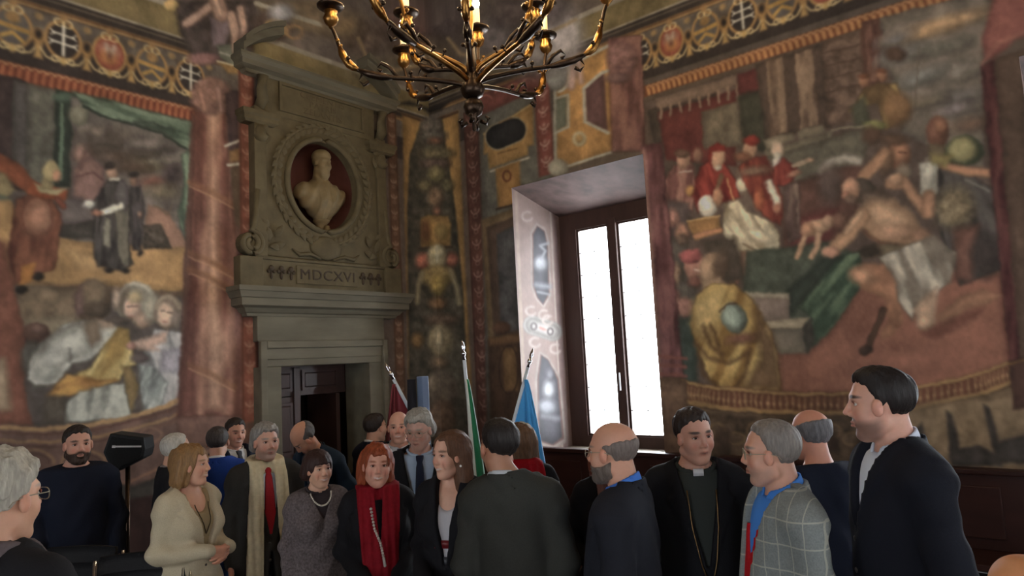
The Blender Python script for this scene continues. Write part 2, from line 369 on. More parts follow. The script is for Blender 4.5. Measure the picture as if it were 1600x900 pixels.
# ---- left fresco
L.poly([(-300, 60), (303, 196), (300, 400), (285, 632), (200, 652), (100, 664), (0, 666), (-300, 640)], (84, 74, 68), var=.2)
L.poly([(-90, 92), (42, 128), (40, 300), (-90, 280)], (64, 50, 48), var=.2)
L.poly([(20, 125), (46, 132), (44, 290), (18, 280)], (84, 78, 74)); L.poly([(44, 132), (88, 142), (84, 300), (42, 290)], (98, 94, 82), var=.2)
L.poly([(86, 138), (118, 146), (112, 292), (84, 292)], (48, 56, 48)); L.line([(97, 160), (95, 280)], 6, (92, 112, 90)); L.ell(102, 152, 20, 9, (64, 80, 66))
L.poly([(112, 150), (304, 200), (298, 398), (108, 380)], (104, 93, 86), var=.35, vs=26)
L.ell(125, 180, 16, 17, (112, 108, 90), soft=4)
for x, y, rx, ry, cc in [(170, 215, 50, 14, (92, 80, 70)), (240, 225, 40, 12, (112, 100, 92)), (190, 245, 45, 10, (86, 68, 56)), (150, 205, 20, 8, (120, 104, 92)), (235, 258, 35, 12, (104, 92, 70)), (205, 262, 30, 10, (82, 64, 52)), (240, 285, 22, 10, (104, 66, 54)), (270, 270, 14, 20, (72, 60, 60)), (130, 240, 16, 14, (140, 104, 92)), (255, 300, 26, 12, (112, 98, 78)), (270, 250, 30, 6, (120, 108, 98)), (160, 232, 26, 6, (78, 66, 56)), (222, 240, 24, 5, (84, 74, 64))]: L.ell(x, y, rx, ry, cc, soft=7, var=.25)
L.poly([(114, 262), (140, 245), (165, 262), (162, 330), (112, 336)], (140, 102, 92), soft=4); L.line([(118, 276), (146, 270), (160, 282)], 3, (104, 70, 64)); L.line([(132, 240), (126, 262)], 6, (112, 80, 72), soft=3)
L.poly([(86, 302), (160, 318), (156, 352), (88, 350)], (102, 90, 86), soft=4); L.poly([(92, 352), (150, 344), (152, 374), (94, 372)], (66, 60, 54), soft=3)
L.poly([(230, 318), (262, 330), (298, 388), (296, 398), (224, 398)], (146, 106, 86)); L.line([(240, 320), (262, 335), (268, 320)], 2, (100, 84, 66))
L.poly([(-90, 290), (20, 312), (30, 350), (24, 430), (92, 372), (140, 378), (298, 388), (296, 458), (160, 446), (40, 448), (-90, 430)], (166, 124, 76), var=.16, vs=30)
L.poly([(92, 378), (150, 400), (200, 432), (120, 420)], (184, 142, 92), soft=6, a=.7)
L.line([(40, 440), (120, 448), (300, 462)], 5, (112, 84, 60), soft=4)
L.poly([(30, 446), (140, 450), (130, 520), (60, 530), (24, 500)], (124, 102, 78), soft=4, var=.2); L.poly([(40, 500), (120, 492), (130, 525), (50, 520)], (146, 128, 100), soft=5)
L.poly([(-90, 420), (22, 446), (40, 520), (38, 610), (52, 664), (-90, 664)], (132, 78, 60), var=.12); L.poly([(-90, 560), (8, 560), (18, 640), (-90, 650)], (166, 138, 108), soft=6)
L.poly([(-40, 360), (10, 380), (24, 446), (0, 470), (-40, 460)], (120, 70, 54), soft=6)
# running woman
L.drape([(26, 312), (44, 303), (78, 308), (96, 332), (93, 386), (86, 420), (62, 428), (44, 440), (22, 446), (12, 392)], (90, 48, 38), (132, 78, 56), 96, 9)
L.ell(58, 340, 26, 34, (142, 92, 68), soft=4); L.ell(64, 340, 17, 22, (168, 114, 88), soft=5); L.ring(58, 340, 24, 32, 2, (108, 62, 48))
L.poly([(34, 418), (56, 410), (50, 440), (30, 446)], (194, 122, 56)); L.ell(60, 432, 9, 6, (42, 36, 32)); L.ell(34, 453, 9, 7, (40, 34, 30))
L.poly([(0, 240), (30, 256), (58, 284), (46, 306), (20, 286), (-30, 262)], (150, 78, 50)); L.poly([(-30, 252), (8, 272), (24, 298), (10, 310), (-30, 300)], (150, 130, 88), soft=3); L.poly([(-30, 296), (10, 306), (22, 312), (-30, 316)], (110, 112, 92), soft=3)
L.poly([(50, 282), (76, 290), (106, 298), (102, 314), (62, 310), (40, 302)], (156, 78, 46)); L.poly([(54, 286), (80, 297), (106, 294), (88, 306), (62, 302)], (186, 166, 120)); L.line([(90, 312), (100, 322)], 10, (122, 66, 50))
L.ell(80, 268, 14, 17, (172, 150, 102)); L.ell(89, 275, 7, 10, (186, 130, 98)); L.poly([(68, 278), (84, 288), (80, 298), (62, 296)], (160, 140, 96), soft=2)
# two friars
L.drape([(160, 292), (170, 280), (192, 282), (203, 304), (206, 336), (202, 380), (208, 412), (194, 424), (152, 416), (145, 400), (148, 342), (141, 326)], (54, 48, 46), (78, 72, 68), 92, 7)
L.drape([(178, 325), (203, 312), (202, 380), (207, 412), (196, 420), (184, 400)], (78, 72, 62), (112, 104, 88), 94, 8); L.poly([(164, 340), (172, 344), (173, 386), (161, 384)], (142, 134, 114)); L.ell(192, 306, 12, 24, (96, 88, 86), soft=3)
L.ell(140, 320, 9, 7, (196, 190, 174)); L.line([(160, 332), (188, 322)], 11, (200, 192, 170)); L.ell(152, 333, 9, 5, (150, 98, 76)); L.ell(175, 270, 8, 12, (176, 134, 108)); L.ell(171, 260, 9, 6, (58, 48, 44)); L.line([(172, 281), (184, 280)], 4, (200, 190, 170)); L.ell(170, 422, 8, 4, (40, 36, 34)); L.ell(197, 424, 6, 4, (40, 36, 34))
L.drape([(204, 290), (220, 290), (226, 330), (220, 392), (208, 390), (202, 340)], (56, 50, 50), (82, 74, 72), 90, 6); L.ell(210, 282, 6, 8, (130, 96, 78)); L.ell(209, 273, 8, 4, (46, 40, 38)); L.ell(219, 336, 3, 5, (140, 104, 84)); L.ell(219, 396, 4, 5, (44, 38, 36))
L.poly([(224, 352), (252, 350), (270, 388), (222, 390)], (74, 64, 54), var=.35, vs=6)
# green curtain
L.drape([(112, 140), (306, 192), (303, 244), (288, 230), (252, 206), (206, 192), (166, 184), (132, 168)], (70, 86, 70), (112, 130, 106), 20, 8)
L.line([(130, 166), (168, 184), (208, 194), (252, 208), (290, 232)], 4, (50, 58, 50)); L.drape([(284, 240), (303, 230), (298, 396), (290, 384), (277, 330), (286, 290)], (76, 92, 76), (116, 136, 110), 92, 7)
L.line([(210, 190), (240, 192), (270, 205)], 4, (56, 66, 56), soft=3)
# foreground women
L.ell(57, 522, 21, 18, (90, 62, 50)); L.ell(60, 514, 13, 8, (120, 88, 74), soft=4); L.ell(50, 562, 17, 28, (92, 88, 78), soft=4)
L.poly([(44, 545), (60, 540), (70, 605), (50, 610)], (98, 94, 84), soft=4)
L.drape([(74, 526), (98, 507), (134, 498), (168, 504), (188, 512), (172, 532), (142, 562), (112, 570), (98, 588), (88, 600), (56, 602), (43, 592), (46, 562), (60, 540)], (140, 134, 120), (196, 192, 178), 150, 12)
L.ell(118, 540, 28, 20, (192, 188, 172), soft=10); L.ell(72, 582, 18, 13, (170, 168, 154), soft=6); L.line([(110, 566), (108, 545)], 3, (112, 106, 96), soft=3)
L.ell(144, 470, 29, 34, (100, 78, 60)); L.ell(150, 462, 22, 24, (126, 104, 80), soft=8); L.poly([(116, 460), (128, 446), (132, 490), (118, 496)], (128, 96, 88), soft=5); L.ell(152, 484, 18, 12, (84, 70, 56), soft=5)
L.poly([(132, 494), (156, 500), (158, 532), (144, 542), (130, 518)], (134, 112, 90), soft=5); L.poly([(150, 498), (176, 502), (180, 512), (160, 514)], (170, 140, 114), soft=4)
L.drape([(186, 510), (201, 514), (214, 570), (196, 576), (186, 596), (150, 604), (108, 616), (88, 614), (104, 590), (142, 574), (160, 542)], (164, 128, 66), (214, 188, 116), 122, 11)
L.drape([(104, 584), (150, 592), (186, 594), (150, 610), (110, 620), (88, 624), (72, 618)], (164, 110, 54), (204, 148, 72), 170, 8); L.poly([(190, 572), (204, 574), (218, 605), (205, 650), (196, 610)], (150, 120, 72), soft=3)
L.drape([(104, 632), (124, 612), (170, 600), (194, 600), (206, 652), (100, 662)], (128, 126, 114), (186, 184, 168), 96, 12); L.poly([(72, 618), (104, 620), (102, 662), (66, 660)], (98, 86, 72), soft=5)
L.ell(214, 474, 31, 32, (140, 130, 112)); L.ring(212, 474, 29, 30, 5, (186, 176, 156), a0=190, a1=330, soft=2.5); L.ell(196, 470, 10, 22, (100, 86, 72), soft=4); L.ell(207, 482, 13, 19, (196, 158, 134)); L.ell(212, 464, 11, 9, (186, 160, 116), soft=4); L.line([(199, 479), (206, 477)], 2, (110, 80, 70)); L.line([(209, 478), (216, 478)], 2, (110, 80, 70)); L.line([(201, 494), (208, 494)], 2, (160, 96, 84)); L.ell(222, 500, 14, 12, (160, 128, 106), soft=4); L.ell(236, 480, 12, 24, (150, 140, 120), soft=4); L.ell(182, 466, 6, 18, (180, 150, 126), soft=3)
L.ell(262, 488, 23, 27, (128, 108, 92)); L.ell(258, 492, 13, 19, (202, 166, 138)); L.ring(262, 484, 18, 20, 5, (168, 148, 120), a0=190, a1=350, soft=3); L.line([(251, 487), (256, 486)], 2, (110, 84, 72)); L.line([(261, 487), (267, 488)], 2, (110, 84, 72)); L.line([(254, 503), (261, 503)], 2, (166, 100, 88)); L.ell(276, 500, 8, 16, (120, 104, 92), soft=3)
L.drape([(240, 514), (286, 518), (284, 632), (226, 644), (214, 566), (232, 540)], (126, 124, 122), (184, 178, 174), 80, 10); L.poly([(205, 534), (236, 524), (262, 516), (260, 534), (242, 542), (252, 550), (216, 546)], (196, 158, 136), soft=3); L.ell(218, 560, 14, 9, (92, 78, 74), soft=3); L.ell(206, 540, 8, 6, (170, 120, 104)); L.poly([(252, 548), (284, 540), (284, 585), (248, 580)], (158, 150, 158), soft=4); L.drape([(216, 570), (240, 572), (262, 600), (250, 640), (224, 646)], (112, 116, 112), (176, 180, 172), 110, 9); L.ell(186, 500, 18, 5, (84, 72, 62), soft=3)
# painted base under the left fresco: gilded swags and dark plinth
L.poly([(-300, 652), (0, 666), (100, 666), (200, 654), (290, 628), (395, 600), (395, 900), (-300, 900)], (104, 76, 66), var=.16, vs=30)
for dy, wd, cc in ((4, 7, (172, 130, 84)), (12, 2.5, (96, 62, 50)), (24, 5, (150, 112, 76)), (32, 2, (84, 56, 48))): L.line([(-300, 650+dy), (0, 664+dy), (70, 667+dy), (140, 660+dy), (200, 649+dy), (262, 630+dy), (300, 610+dy)], wd, cc)
for x0 in (-130, -50, 30, 110): L.ring(x0+20, 722, 34, 18, 4, (150, 112, 78), a0=170, a1=370); L.ring(x0+20, 722, 27, 12, 2, (84, 58, 52), a0=170, a1=370)
for dy in (0, 12, 22): L.line([(150, 772+dy), (200, 756+dy), (262, 726+dy), (330, 690+dy)], 4-dy*.08, (142, 98, 74))
L.line([(225, 690), (245, 668), (290, 652)], 5, (120, 84, 68), soft=3); L.ring(236, 680, 16, 11, 3, (136, 98, 78))
L.poly([(-300, 740), (120, 748), (210, 760), (330, 716), (395, 690), (395, 900), (-300, 900)], (66, 60, 54), var=.35, vs=22); L.poly([(150, 785), (240, 780), (240, 806), (150, 806)], (96, 90, 62), soft=5)
# painted twisted column with drapery and seated putto
L.poly([(300, 180), (360, 180), (384, 440), (396, 700), (276, 700), (285, 440)], (112, 78, 66))
L.drape([(306, 150), (352, 148), (356, 240), (362, 320), (376, 430), (386, 560), (382, 650), (278, 650), (285, 560), (297, 430), (301, 300)], (112, 66, 54), (182, 126, 100), 91, 17)
L.poly([(301, 160), (318, 160), (312, 420), (306, 650), (276, 650), (286, 540), (297, 400)], (96, 54, 46), soft=7, a=.85); L.poly([(326, 170), (338, 170), (344, 420), (350, 640), (322, 640), (322, 420)], (202, 156, 122), soft=9, a=.65); L.poly([(360, 320), (376, 430), (386, 560), (384, 650), (366, 650), (362, 500), (352, 350)], (104, 64, 56), soft=8, a=.7)
for y in (285, 395, 420, 570): L.line([(296, y), (325, y+12), (366, y+34)], 7, (132, 86, 58), soft=4, a=.8); L.line([(296, y+7), (325, y+19), (366, y+41)], 2, (190, 138, 96), a=.7)
L.ell(330, 150, 32, 30, (136, 96, 82), soft=4, var=.3, vs=8); L.line([(312, 140), (320, 170)], 8, (160, 112, 92), soft=4); L.line([(340, 138), (346, 172)], 8, (152, 112, 100), soft=4)
L.poly([(272, 0), (398, 0), (396, 96), (350, 100), (300, 90), (280, 50)], (74, 62, 58), var=.25, soft=4)
L.ell(268, 8, 12, 10, (172, 140, 86)); L.ell(318, 92, 26, 10, (140, 96, 92), soft=3); L.poly([(328, 28), (366, 30), (352, 72), (332, 72)], (126, 106, 112)); L.poly([(338, 72), (380, 66), (392, 96), (368, 106), (344, 90)], (112, 114, 100)); L.line([(344, 82), (376, 92)], 3, (158, 152, 138))
for pts, wd in (([(292, 38), (316, 20), (334, 6)], 14), ([(338, 0), (346, 22)], 24), ([(362, 24), (368, 50), (371, 80)], 15), ([(376, 14), (382, 42), (380, 60)], 12)): L.line(pts, wd, (170, 130, 112), soft=3); L.line([(x-2, y-1) for x, y in pts], wd*.4, (200, 162, 140), soft=4)
L.poly([(340, 96), (372, 104), (372, 116), (356, 114)], (164, 122, 70)); L.line([(340, 96), (372, 104)], 2.5, (200, 186, 150)); L.poly([(352, 146), (372, 140), (374, 240), (358, 240)], (78, 58, 58)); L.line([(352, 228), (373, 220)], 4, (186, 178, 158)); L.line([(356, 258), (374, 256)], 4, (180, 172, 150)); L.poly([(358, 236), (374, 232), (375, 252), (358, 254)], (150, 108, 66)); L.poly([(360, 262), (374, 262), (378, 360), (368, 350)], (98, 78, 60))
# red strips with shell ornament (metres)
def strip(c, x0, x1, z0, z1, col, orn, per=.19):
    c.poly([(x0, z0), (x1, z0), (x1, z1), (x0, z1)], col, w=1, soft=1, var=.2, vs=20); c.line([(x0+.012, z0), (x0+.012, z1)], .012, tuple(v*.7 for v in col), w=1); c.line([(x1-.012, z0), (x1-.012, z1)], .012, tuple(v*.7 for v in col), w=1)
    n = int((z1-z0)/per); xm = (x0+x1)/2; r = (x1-x0)*.28
    for k in range(n):
        z = z1-.08-k*per
        c.ring(xm, z, r, r*.9, .014, orn, a0=190, a1=350, w=1); c.ell(xm, z-.01, r*.3, r*.4, orn, w=1, a=.6); c.ring(xm, z-per*.45, r*.5, r*.35, .01, orn, w=1, a=.7)
strip(L, 3.43, 3.60, 1.5, 5.0, (122, 66, 50), (174, 122, 98))
strip(L, 5.32, 5.47, 1.0, 5.02, (100, 66, 46), (154, 122, 96))
strip(R, 5.36, 5.60, 1.0, 5.0, (90, 53, 44), (146, 110, 94))
# candelabra panel on both sides of the corner
both('poly', [(628, 176), (671, 190), (716, 172), (726, 400), (742, 700), (640, 700), (634, 400)], (156, 114, 60), var=.15)
both('line', [(628, 178), (671, 192), (714, 175)], 4, (80, 54, 36))
both('poly', [(658, 190), (690, 184), (698, 236), (702, 262), (712, 330), (724, 460), (736, 700), (640, 700), (636, 330), (640, 240), (648, 222)], (70, 64, 52), var=.35, vs=10)
for x, y, rx, ry, cc in [(674, 196, 17, 14, (104, 92, 80)), (676, 212, 22, 10, (90, 82, 72)), (680, 220, 10, 5, (120, 76, 54)), (683, 240, 27, 10, (100, 88, 62)), (680, 256, 24, 8, (90, 70, 60)), (682, 272, 14, 13, (112, 100, 66)), (682, 272, 6, 9, (148, 130, 84)), (664, 290, 12, 9, (98, 86, 58)), (700, 290, 10, 10, (94, 84, 58)), (681, 308, 12, 16, (120, 92, 68)), (683, 330, 6, 7, (132, 84, 62))]: both('ell', x, y, rx, ry, cc, soft=4, var=.3, vs=6)
both('poly', [(657, 342), (668, 336), (700, 338), (705, 350), (704, 384), (658, 386)], (150, 112, 60), var=.25, vs=8); both('ell', 665, 362, 8, 18, (104, 66, 40), soft=4); both('ell', 690, 362, 10, 12, (128, 104, 58), soft=4); both('line', [(655, 388), (706, 386)], 3, (70, 54, 40))
for x, y, rx, ry, cc in [(661, 408, 12, 13, (156, 86, 66)), (706, 406, 10, 11, (150, 84, 64)), (683, 402, 15, 19, (160, 144, 108)), (683, 394, 11, 10, (180, 166, 128)), (684, 432, 26, 17, (146, 120, 70)), (684, 446, 12, 16, (164, 134, 70)), (684, 474, 14, 10, (124, 90, 60)), (690, 500, 26, 10, (92, 72, 56)), (652, 532, 10, 12, (120, 88, 50)), (689, 532, 21, 26, (122, 106, 78)), (686, 530, 6, 18, (154, 138, 108)), (686, 566, 14, 10, (108, 86, 64)), (690, 612, 26, 34, (92, 78, 64)), (690, 655, 22, 30, (100, 76, 58)), (676, 600, 8, 14, (120, 104, 84))]: both('ell', x, y, rx, ry, cc, soft=4, var=.25, vs=7)
both('line', [(660, 428), (654, 445), (652, 472)], 7, (140, 124, 90), soft=3); both('line', [(704, 424), (712, 445), (718, 474)], 7, (142, 126, 92), soft=3); both('line', [(683, 386), (683, 408)], 4, (196, 184, 150), soft=2)
# ---- right wall, between the corner and the window
R.poly([(748, 170), (862, 120), (862, 290), (800, 300), (816, 700), (762, 700)], (94, 90, 80), var=.2)
R.poly([(745, 150), (862, 100), (862, 130), (748, 182)], (116, 62, 54)); 
for k in range(5): R.ring(760+k*22, 156-k*9, 9, 7, 2, (176, 104, 84), a0=200, a1=340)
R.poly([(756, 208), (833, 160), (834, 226), (825, 229), (825, 242), (764, 264), (762, 240), (756, 242)], (172, 126, 68)); R.line([(766, 268), (826, 246)], 3, (184, 172, 148)); R.line([(756, 210), (832, 162)], 2, (196, 160, 100))
R.line([(778, 214), (802, 203)], 42, (178, 160, 124)); R.line([(778, 214), (803, 203)], 37, (42, 40, 40), var=.2); R.line([(780, 192), (800, 184)], 2, (126, 90, 52)); R.line([(778, 240), (808, 232)], 2, (116, 82, 48))
R.poly([(774, 264), (812, 251), (814, 316), (778, 326)], (166, 116, 60)); R.ring(792, 275, 6, 8, 3, (112, 62, 40)); R.line([(776, 327), (814, 317)], 3, (60, 44, 34))
R.poly([(752, 344), (812, 322), (818, 545), (764, 548)], (116, 92, 62)); R.poly([(760, 356), (808, 336), (814, 520), (772, 528)], (86, 66, 54)); R.poly([(776, 366), (808, 350), (812, 515), (782, 520)], (82, 80, 80), var=.25)
R.poly([(762, 530), (818, 520), (822, 700), (768, 700)], (78, 56, 42)); R.poly([(764, 528), (816, 520), (817, 534), (765, 540)], (126, 90, 58)); R.poly([(784, 545), (806, 543), (810, 610), (788, 612)], (126, 92, 56)); R.ring(795, 578, 15, 38, 2, (64, 46, 36)); R.ell(784, 512, 14, 10, (90, 62, 46))
strip(R, 4.28, 4.50, 3.96, 5.0, (128, 66, 56), (192, 154, 136))
R.poly([(866, 112), (956, 66), (958, 236), (868, 270)], (172, 122, 66), var=.25, vs=16)
GR = (158, 152, 136)
R.line([(868, 112), (954, 70)], 5, GR); R.line([(867, 120), (868, 268)], 5, GR); R.line([(868, 266), (955, 238)], 4, GR)
R.poly([(914, 136), (944, 112), (950, 206), (916, 190)], (98, 66, 64)); R.line([(952, 110), (940, 114), (912, 138), (914, 190), (950, 208)], 5, GR); R.poly([(868, 156), (886, 150), (886, 196), (868, 206)], (108, 110, 92)); R.line([(868, 154), (888, 148), (888, 198), (868, 208)], 3.5, GR)
R.ell(905, 217, 11, 12, (182, 166, 128)); R.ell(905, 217, 6, 7, (156, 120, 72)); R.ell(870, 116, 18, 26, (134, 130, 124)); R.ring(870, 116, 20, 28, 4, (172, 166, 150), a0=-80, a1=80); R.ell(872, 262, 16, 14, (148, 140, 120)); R.line([(888, 82), (896, 110), (892, 134)], 13, (160, 128, 120), soft=4); R.line([(904, 96), (908, 128)], 8, (160, 128, 120), soft=4)
R.drape([(950, 60), (1002, 54), (1010, 236), (956, 238)], (94, 58, 54), (142, 94, 82), 88, 11); R.ell(972, 92, 24, 28, (128, 88, 82), soft=5, var=.3, vs=7); R.ell(965, 122, 20, 8, (116, 84, 80), soft=3)
# upper painted frieze seen behind the chandelier (putti, clouds, scrolls)
for c in (L, R):
    for x, y, rx, ry, cc in [(640, 40, 40, 30, (104, 74, 66)), (700, 30, 30, 34, (86, 72, 68)), (575, 60, 40, 25, (92, 74, 62)), (780, 60, 34, 30, (110, 98, 96)), (830, 90, 40, 30, (128, 118, 114)), (880, 60, 34, 44, (148, 138, 136)), (660, 90, 45, 26, (108, 88, 66)), (590, 110, 40, 16, (104, 92, 70)), (690, 130, 30, 18, (84, 70, 56)), (800, 20, 30, 24, (84, 70, 66)), (540, 40, 24, 20, (120, 96, 66)), (860, 15, 26, 20, (110, 96, 96)), (655, 10, 14, 18, (150, 112, 96)), (770, 100, 24, 14, (120, 104, 90))]: c.ell(x, y, rx, ry, cc, soft=14, var=.3, vs=12)
    for p in ([(560, 60), (575, 95), (620, 110), (660, 100)], [(700, 60), (720, 85), (760, 90), (800, 70)], [(820, 40), (850, 55), (900, 30)]): c.line(p, 4, (150, 122, 84), soft=3)
    c.poly([(655, 166), (672, 178), (690, 172), (700, 160), (672, 170), (640, 158), (620, 162)], (38, 34, 32), soft=3)
L.poly([(398, 0), (520, 0), (520, 60), (420, 40)], (112, 92, 68), soft=6, var=.3); L.line([(400, 5), (500, 38)], 7, (150, 138, 116)); L.ell(425, 40, 30, 26, (84, 66, 56), soft=5); L.ring(430, 44, 16, 14, 5, (156, 122, 74), a0=90, a1=400); L.ring(460, 50, 12, 10, 4, (150, 112, 72)); L.ell(440, 20, 20, 14, (140, 134, 134), soft=6)

# ---- right fresco
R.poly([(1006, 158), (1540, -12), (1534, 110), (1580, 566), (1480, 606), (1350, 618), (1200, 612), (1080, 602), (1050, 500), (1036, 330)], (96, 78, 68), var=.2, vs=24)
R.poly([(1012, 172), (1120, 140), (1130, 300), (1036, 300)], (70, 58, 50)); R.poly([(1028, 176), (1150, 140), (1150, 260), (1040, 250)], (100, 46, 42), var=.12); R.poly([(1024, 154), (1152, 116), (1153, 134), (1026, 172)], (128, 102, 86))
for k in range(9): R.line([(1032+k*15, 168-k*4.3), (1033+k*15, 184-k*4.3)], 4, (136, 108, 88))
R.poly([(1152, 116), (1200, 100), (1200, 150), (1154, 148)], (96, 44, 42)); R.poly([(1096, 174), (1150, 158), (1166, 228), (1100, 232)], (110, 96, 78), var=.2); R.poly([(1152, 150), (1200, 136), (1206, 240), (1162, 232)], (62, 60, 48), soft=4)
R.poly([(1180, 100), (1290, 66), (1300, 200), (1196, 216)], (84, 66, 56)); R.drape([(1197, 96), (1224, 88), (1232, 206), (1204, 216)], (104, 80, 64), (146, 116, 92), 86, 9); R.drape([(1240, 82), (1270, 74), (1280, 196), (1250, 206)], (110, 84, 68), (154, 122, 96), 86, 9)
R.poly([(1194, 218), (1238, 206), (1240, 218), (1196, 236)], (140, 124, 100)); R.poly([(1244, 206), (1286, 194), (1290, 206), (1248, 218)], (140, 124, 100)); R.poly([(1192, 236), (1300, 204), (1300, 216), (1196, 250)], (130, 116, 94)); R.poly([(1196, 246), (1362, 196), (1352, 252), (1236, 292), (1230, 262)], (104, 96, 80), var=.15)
R.poly([(1284, 66), (1352, 46), (1352, 190), (1290, 196)], (104, 80, 66), var=.35, vs=10); R.poly([(1344, 36), (1376, 28), (1376, 140), (1350, 140)], (110, 72, 60)); R.drape([(1350, 36), (1372, 30), (1372, 130), (1354, 132)], (96, 60, 52), (134, 92, 74), 88, 7)
for y in (84, 104, 124, 146): R.line([(1286, y), (1344, y-14)], 2, (84, 62, 52))
R.poly([(1374, 28), (1545, -16), (1536, 264), (1410, 210)], (122, 108, 94), var=.25, vs=30)
for x, y, rx, ry, cc, ro in [(1440, 50, 60, 12, (170, 132, 92), -16), (1500, 30, 50, 10, (176, 136, 96), -14), (1410, 84, 40, 12, (128, 122, 116), -18), (1470, 74, 50, 10, (102, 96, 84), -12), (1500, 110, 40, 14, (136, 124, 110), -10), (1440, 120, 40, 12, (118, 114, 106), -20), (1500, 150, 40, 10, (104, 96, 90), -8), (1490, 170, 30, 12, (130, 116, 112), -14), (1440, 160, 40, 8, (110, 96, 78), -10), (1400, 60, 28, 10, (112, 106, 104), -20), (1520, 195, 28, 10, (120, 90, 72), -12)]: R.ell(x, y, rx, ry, cc, rot=ro, soft=8, var=.2)
R.ell(1400, 85, 16, 12, (90, 66, 52), soft=4); R.line([(1436, 72), (1430, 170)], 2, (98, 82, 70))
for x, y in ((1350, 127), (1378, 118)): R.ell(x, y, 9, 10, (158, 106, 78)); R.ell(x-1, y-8, 8, 4, (120, 72, 50))
R.drape([(1326, 176), (1350, 138), (1372, 130), (1402, 130), (1416, 182), (1384, 204), (1370, 160), (1340, 170)], (116, 88, 56), (170, 138, 78), 60, 9); R.poly([(1330, 166), (1350, 150), (1360, 190), (1336, 200)], (84, 84, 66), soft=4); R.ell(1402, 170, 22, 26, (140, 100, 64), soft=6)
R.ell(1366, 196, 19, 8, (124, 120, 70)); R.line([(1300, 204), (1360, 196)], 2.5, (150, 136, 110)); R.ell(1362, 212, 16, 14, (92, 66, 52), soft=5)
R.poly([(1228, 290), (1350, 250), (1340, 330), (1300, 390), (1222, 400)], (102, 68, 58), soft=5); R.poly([(1240, 340), (1310, 322), (1300, 380), (1230, 390)], (112, 58, 54), soft=6)
R.line([(1286, 266), (1300, 252), (1322, 248), (1342, 252)], 15, (160, 148, 132), soft=4); R.line([(1296, 268), (1302, 300)], 6, (152, 142, 128), soft=3)
# attendants at the throne
R.drape([(1038, 282), (1052, 258), (1080, 254), (1090, 290), (1082, 330), (1040, 324)], (118, 72, 66), (164, 112, 96), 92, 8); R.poly([(1036, 310), (1078, 318), (1078, 372), (1042, 372)], (92, 76, 72), soft=4); R.ell(1068, 250, 11, 15, (162, 118, 94)); R.ell(1066, 240, 12, 7, (96, 70, 56)); R.ell(1090, 243, 8, 12, (132, 92, 74)); R.ell(1078, 298, 7, 9, (176, 124, 70), soft=2); R.line([(1062, 270), (1080, 268)], 2, (190, 170, 150))
R.poly([(1040, 372), (1074, 372), (1090, 460), (1086, 602), (1060, 602), (1046, 500)], (88, 80, 72), soft=4, var=.25)
for x, y, rx, ry, cc in [(1052, 342, 9, 14, (156, 106, 92)), (1066, 364, 11, 14, (168, 116, 92)), (1054, 428, 9, 18, (168, 132, 106)), (1052, 470, 12, 20, (140, 96, 84)), (1066, 374, 9, 9, (108, 84, 70)), (1070, 480, 14, 16, (156, 108, 94))]: R.ell(x, y, rx, ry, cc, soft=3, var=.2, vs=6)
R.ell(1083, 414, 15, 23, (182, 124, 104)); R.ell(1078, 400, 17, 12, (166, 84, 82)); R.line([(1087, 422), (1093, 423)], 3, (214, 196, 180)); R.line([(1084, 408), (1090, 407)], 2, (90, 56, 48)); R.ell(1086, 440, 12, 8, (122, 78, 66), soft=3)
R.poly([(1054, 500), (1086, 490), (1090, 600), (1060, 600)], (62, 74, 66), soft=5)
# seated prelate in red cape and white robe
R.drape([(1092, 262), (1112, 250), (1130, 252), (1150, 284), (1156, 308), (1126, 318), (1104, 312), (1090, 332), (1082, 304)], (104, 34, 32), (158, 58, 48), 76, 9); R.ell(1122, 247, 11, 15, (192, 146, 114)); R.poly([(1106, 246), (1108, 230), (1120, 224), (1132, 228), (1134, 236), (1114, 238), (1112, 258)], (140, 44, 38)); R.ell(1123, 262, 6, 5, (186, 172, 150)); R.line([(1135, 280), (1146, 312)], 2, (196, 150, 92)); R.line([(1128, 275), (1118, 300)], 7, (112, 84, 60), soft=2)
R.drape([(1132, 318), (1152, 310), (1168, 330), (1206, 346), (1218, 366), (1216, 424), (1184, 428), (1180, 400), (1152, 402), (1136, 392), (1130, 352)], (150, 130, 100), (212, 194, 158), 62, 10); R.poly([(1196, 352), (1212, 360), (1212, 420), (1188, 424), (1196, 390)], (206, 190, 156), soft=5); R.ell(1186, 368, 22, 9, (208, 190, 156), rot=20, soft=5); R.poly([(1156, 392), (1182, 392), (1184, 430), (1168, 440), (1150, 420)], (150, 108, 84), soft=3); R.line([(1160, 380), (1190, 396)], 2, (124, 98, 74))
R.ell(1105, 322, 14, 17, (200, 188, 168)); R.ell(1122, 308, 8, 14, (166, 116, 86)); R.ell(1160, 288, 10, 12, (190, 174, 146)); R.ell(1176, 286, 9, 4, (178, 128, 100)); R.ell(1190, 438, 17, 7, (168, 66, 44), rot=15); R.line([(1164, 425), (1152, 438)], 9, (166, 104, 80))
R.poly([(1073, 346), (1124, 337), (1127, 364), (1086, 376)], (166, 116, 66)); R.line([(1073, 346), (1124, 337)], 3, (196, 150, 92)); R.line([(1086, 370), (1126, 360)], 10, (170, 114, 80)); R.poly([(1096, 376), (1150, 370), (1168, 440), (1120, 440)], (78, 66, 56), soft=5)
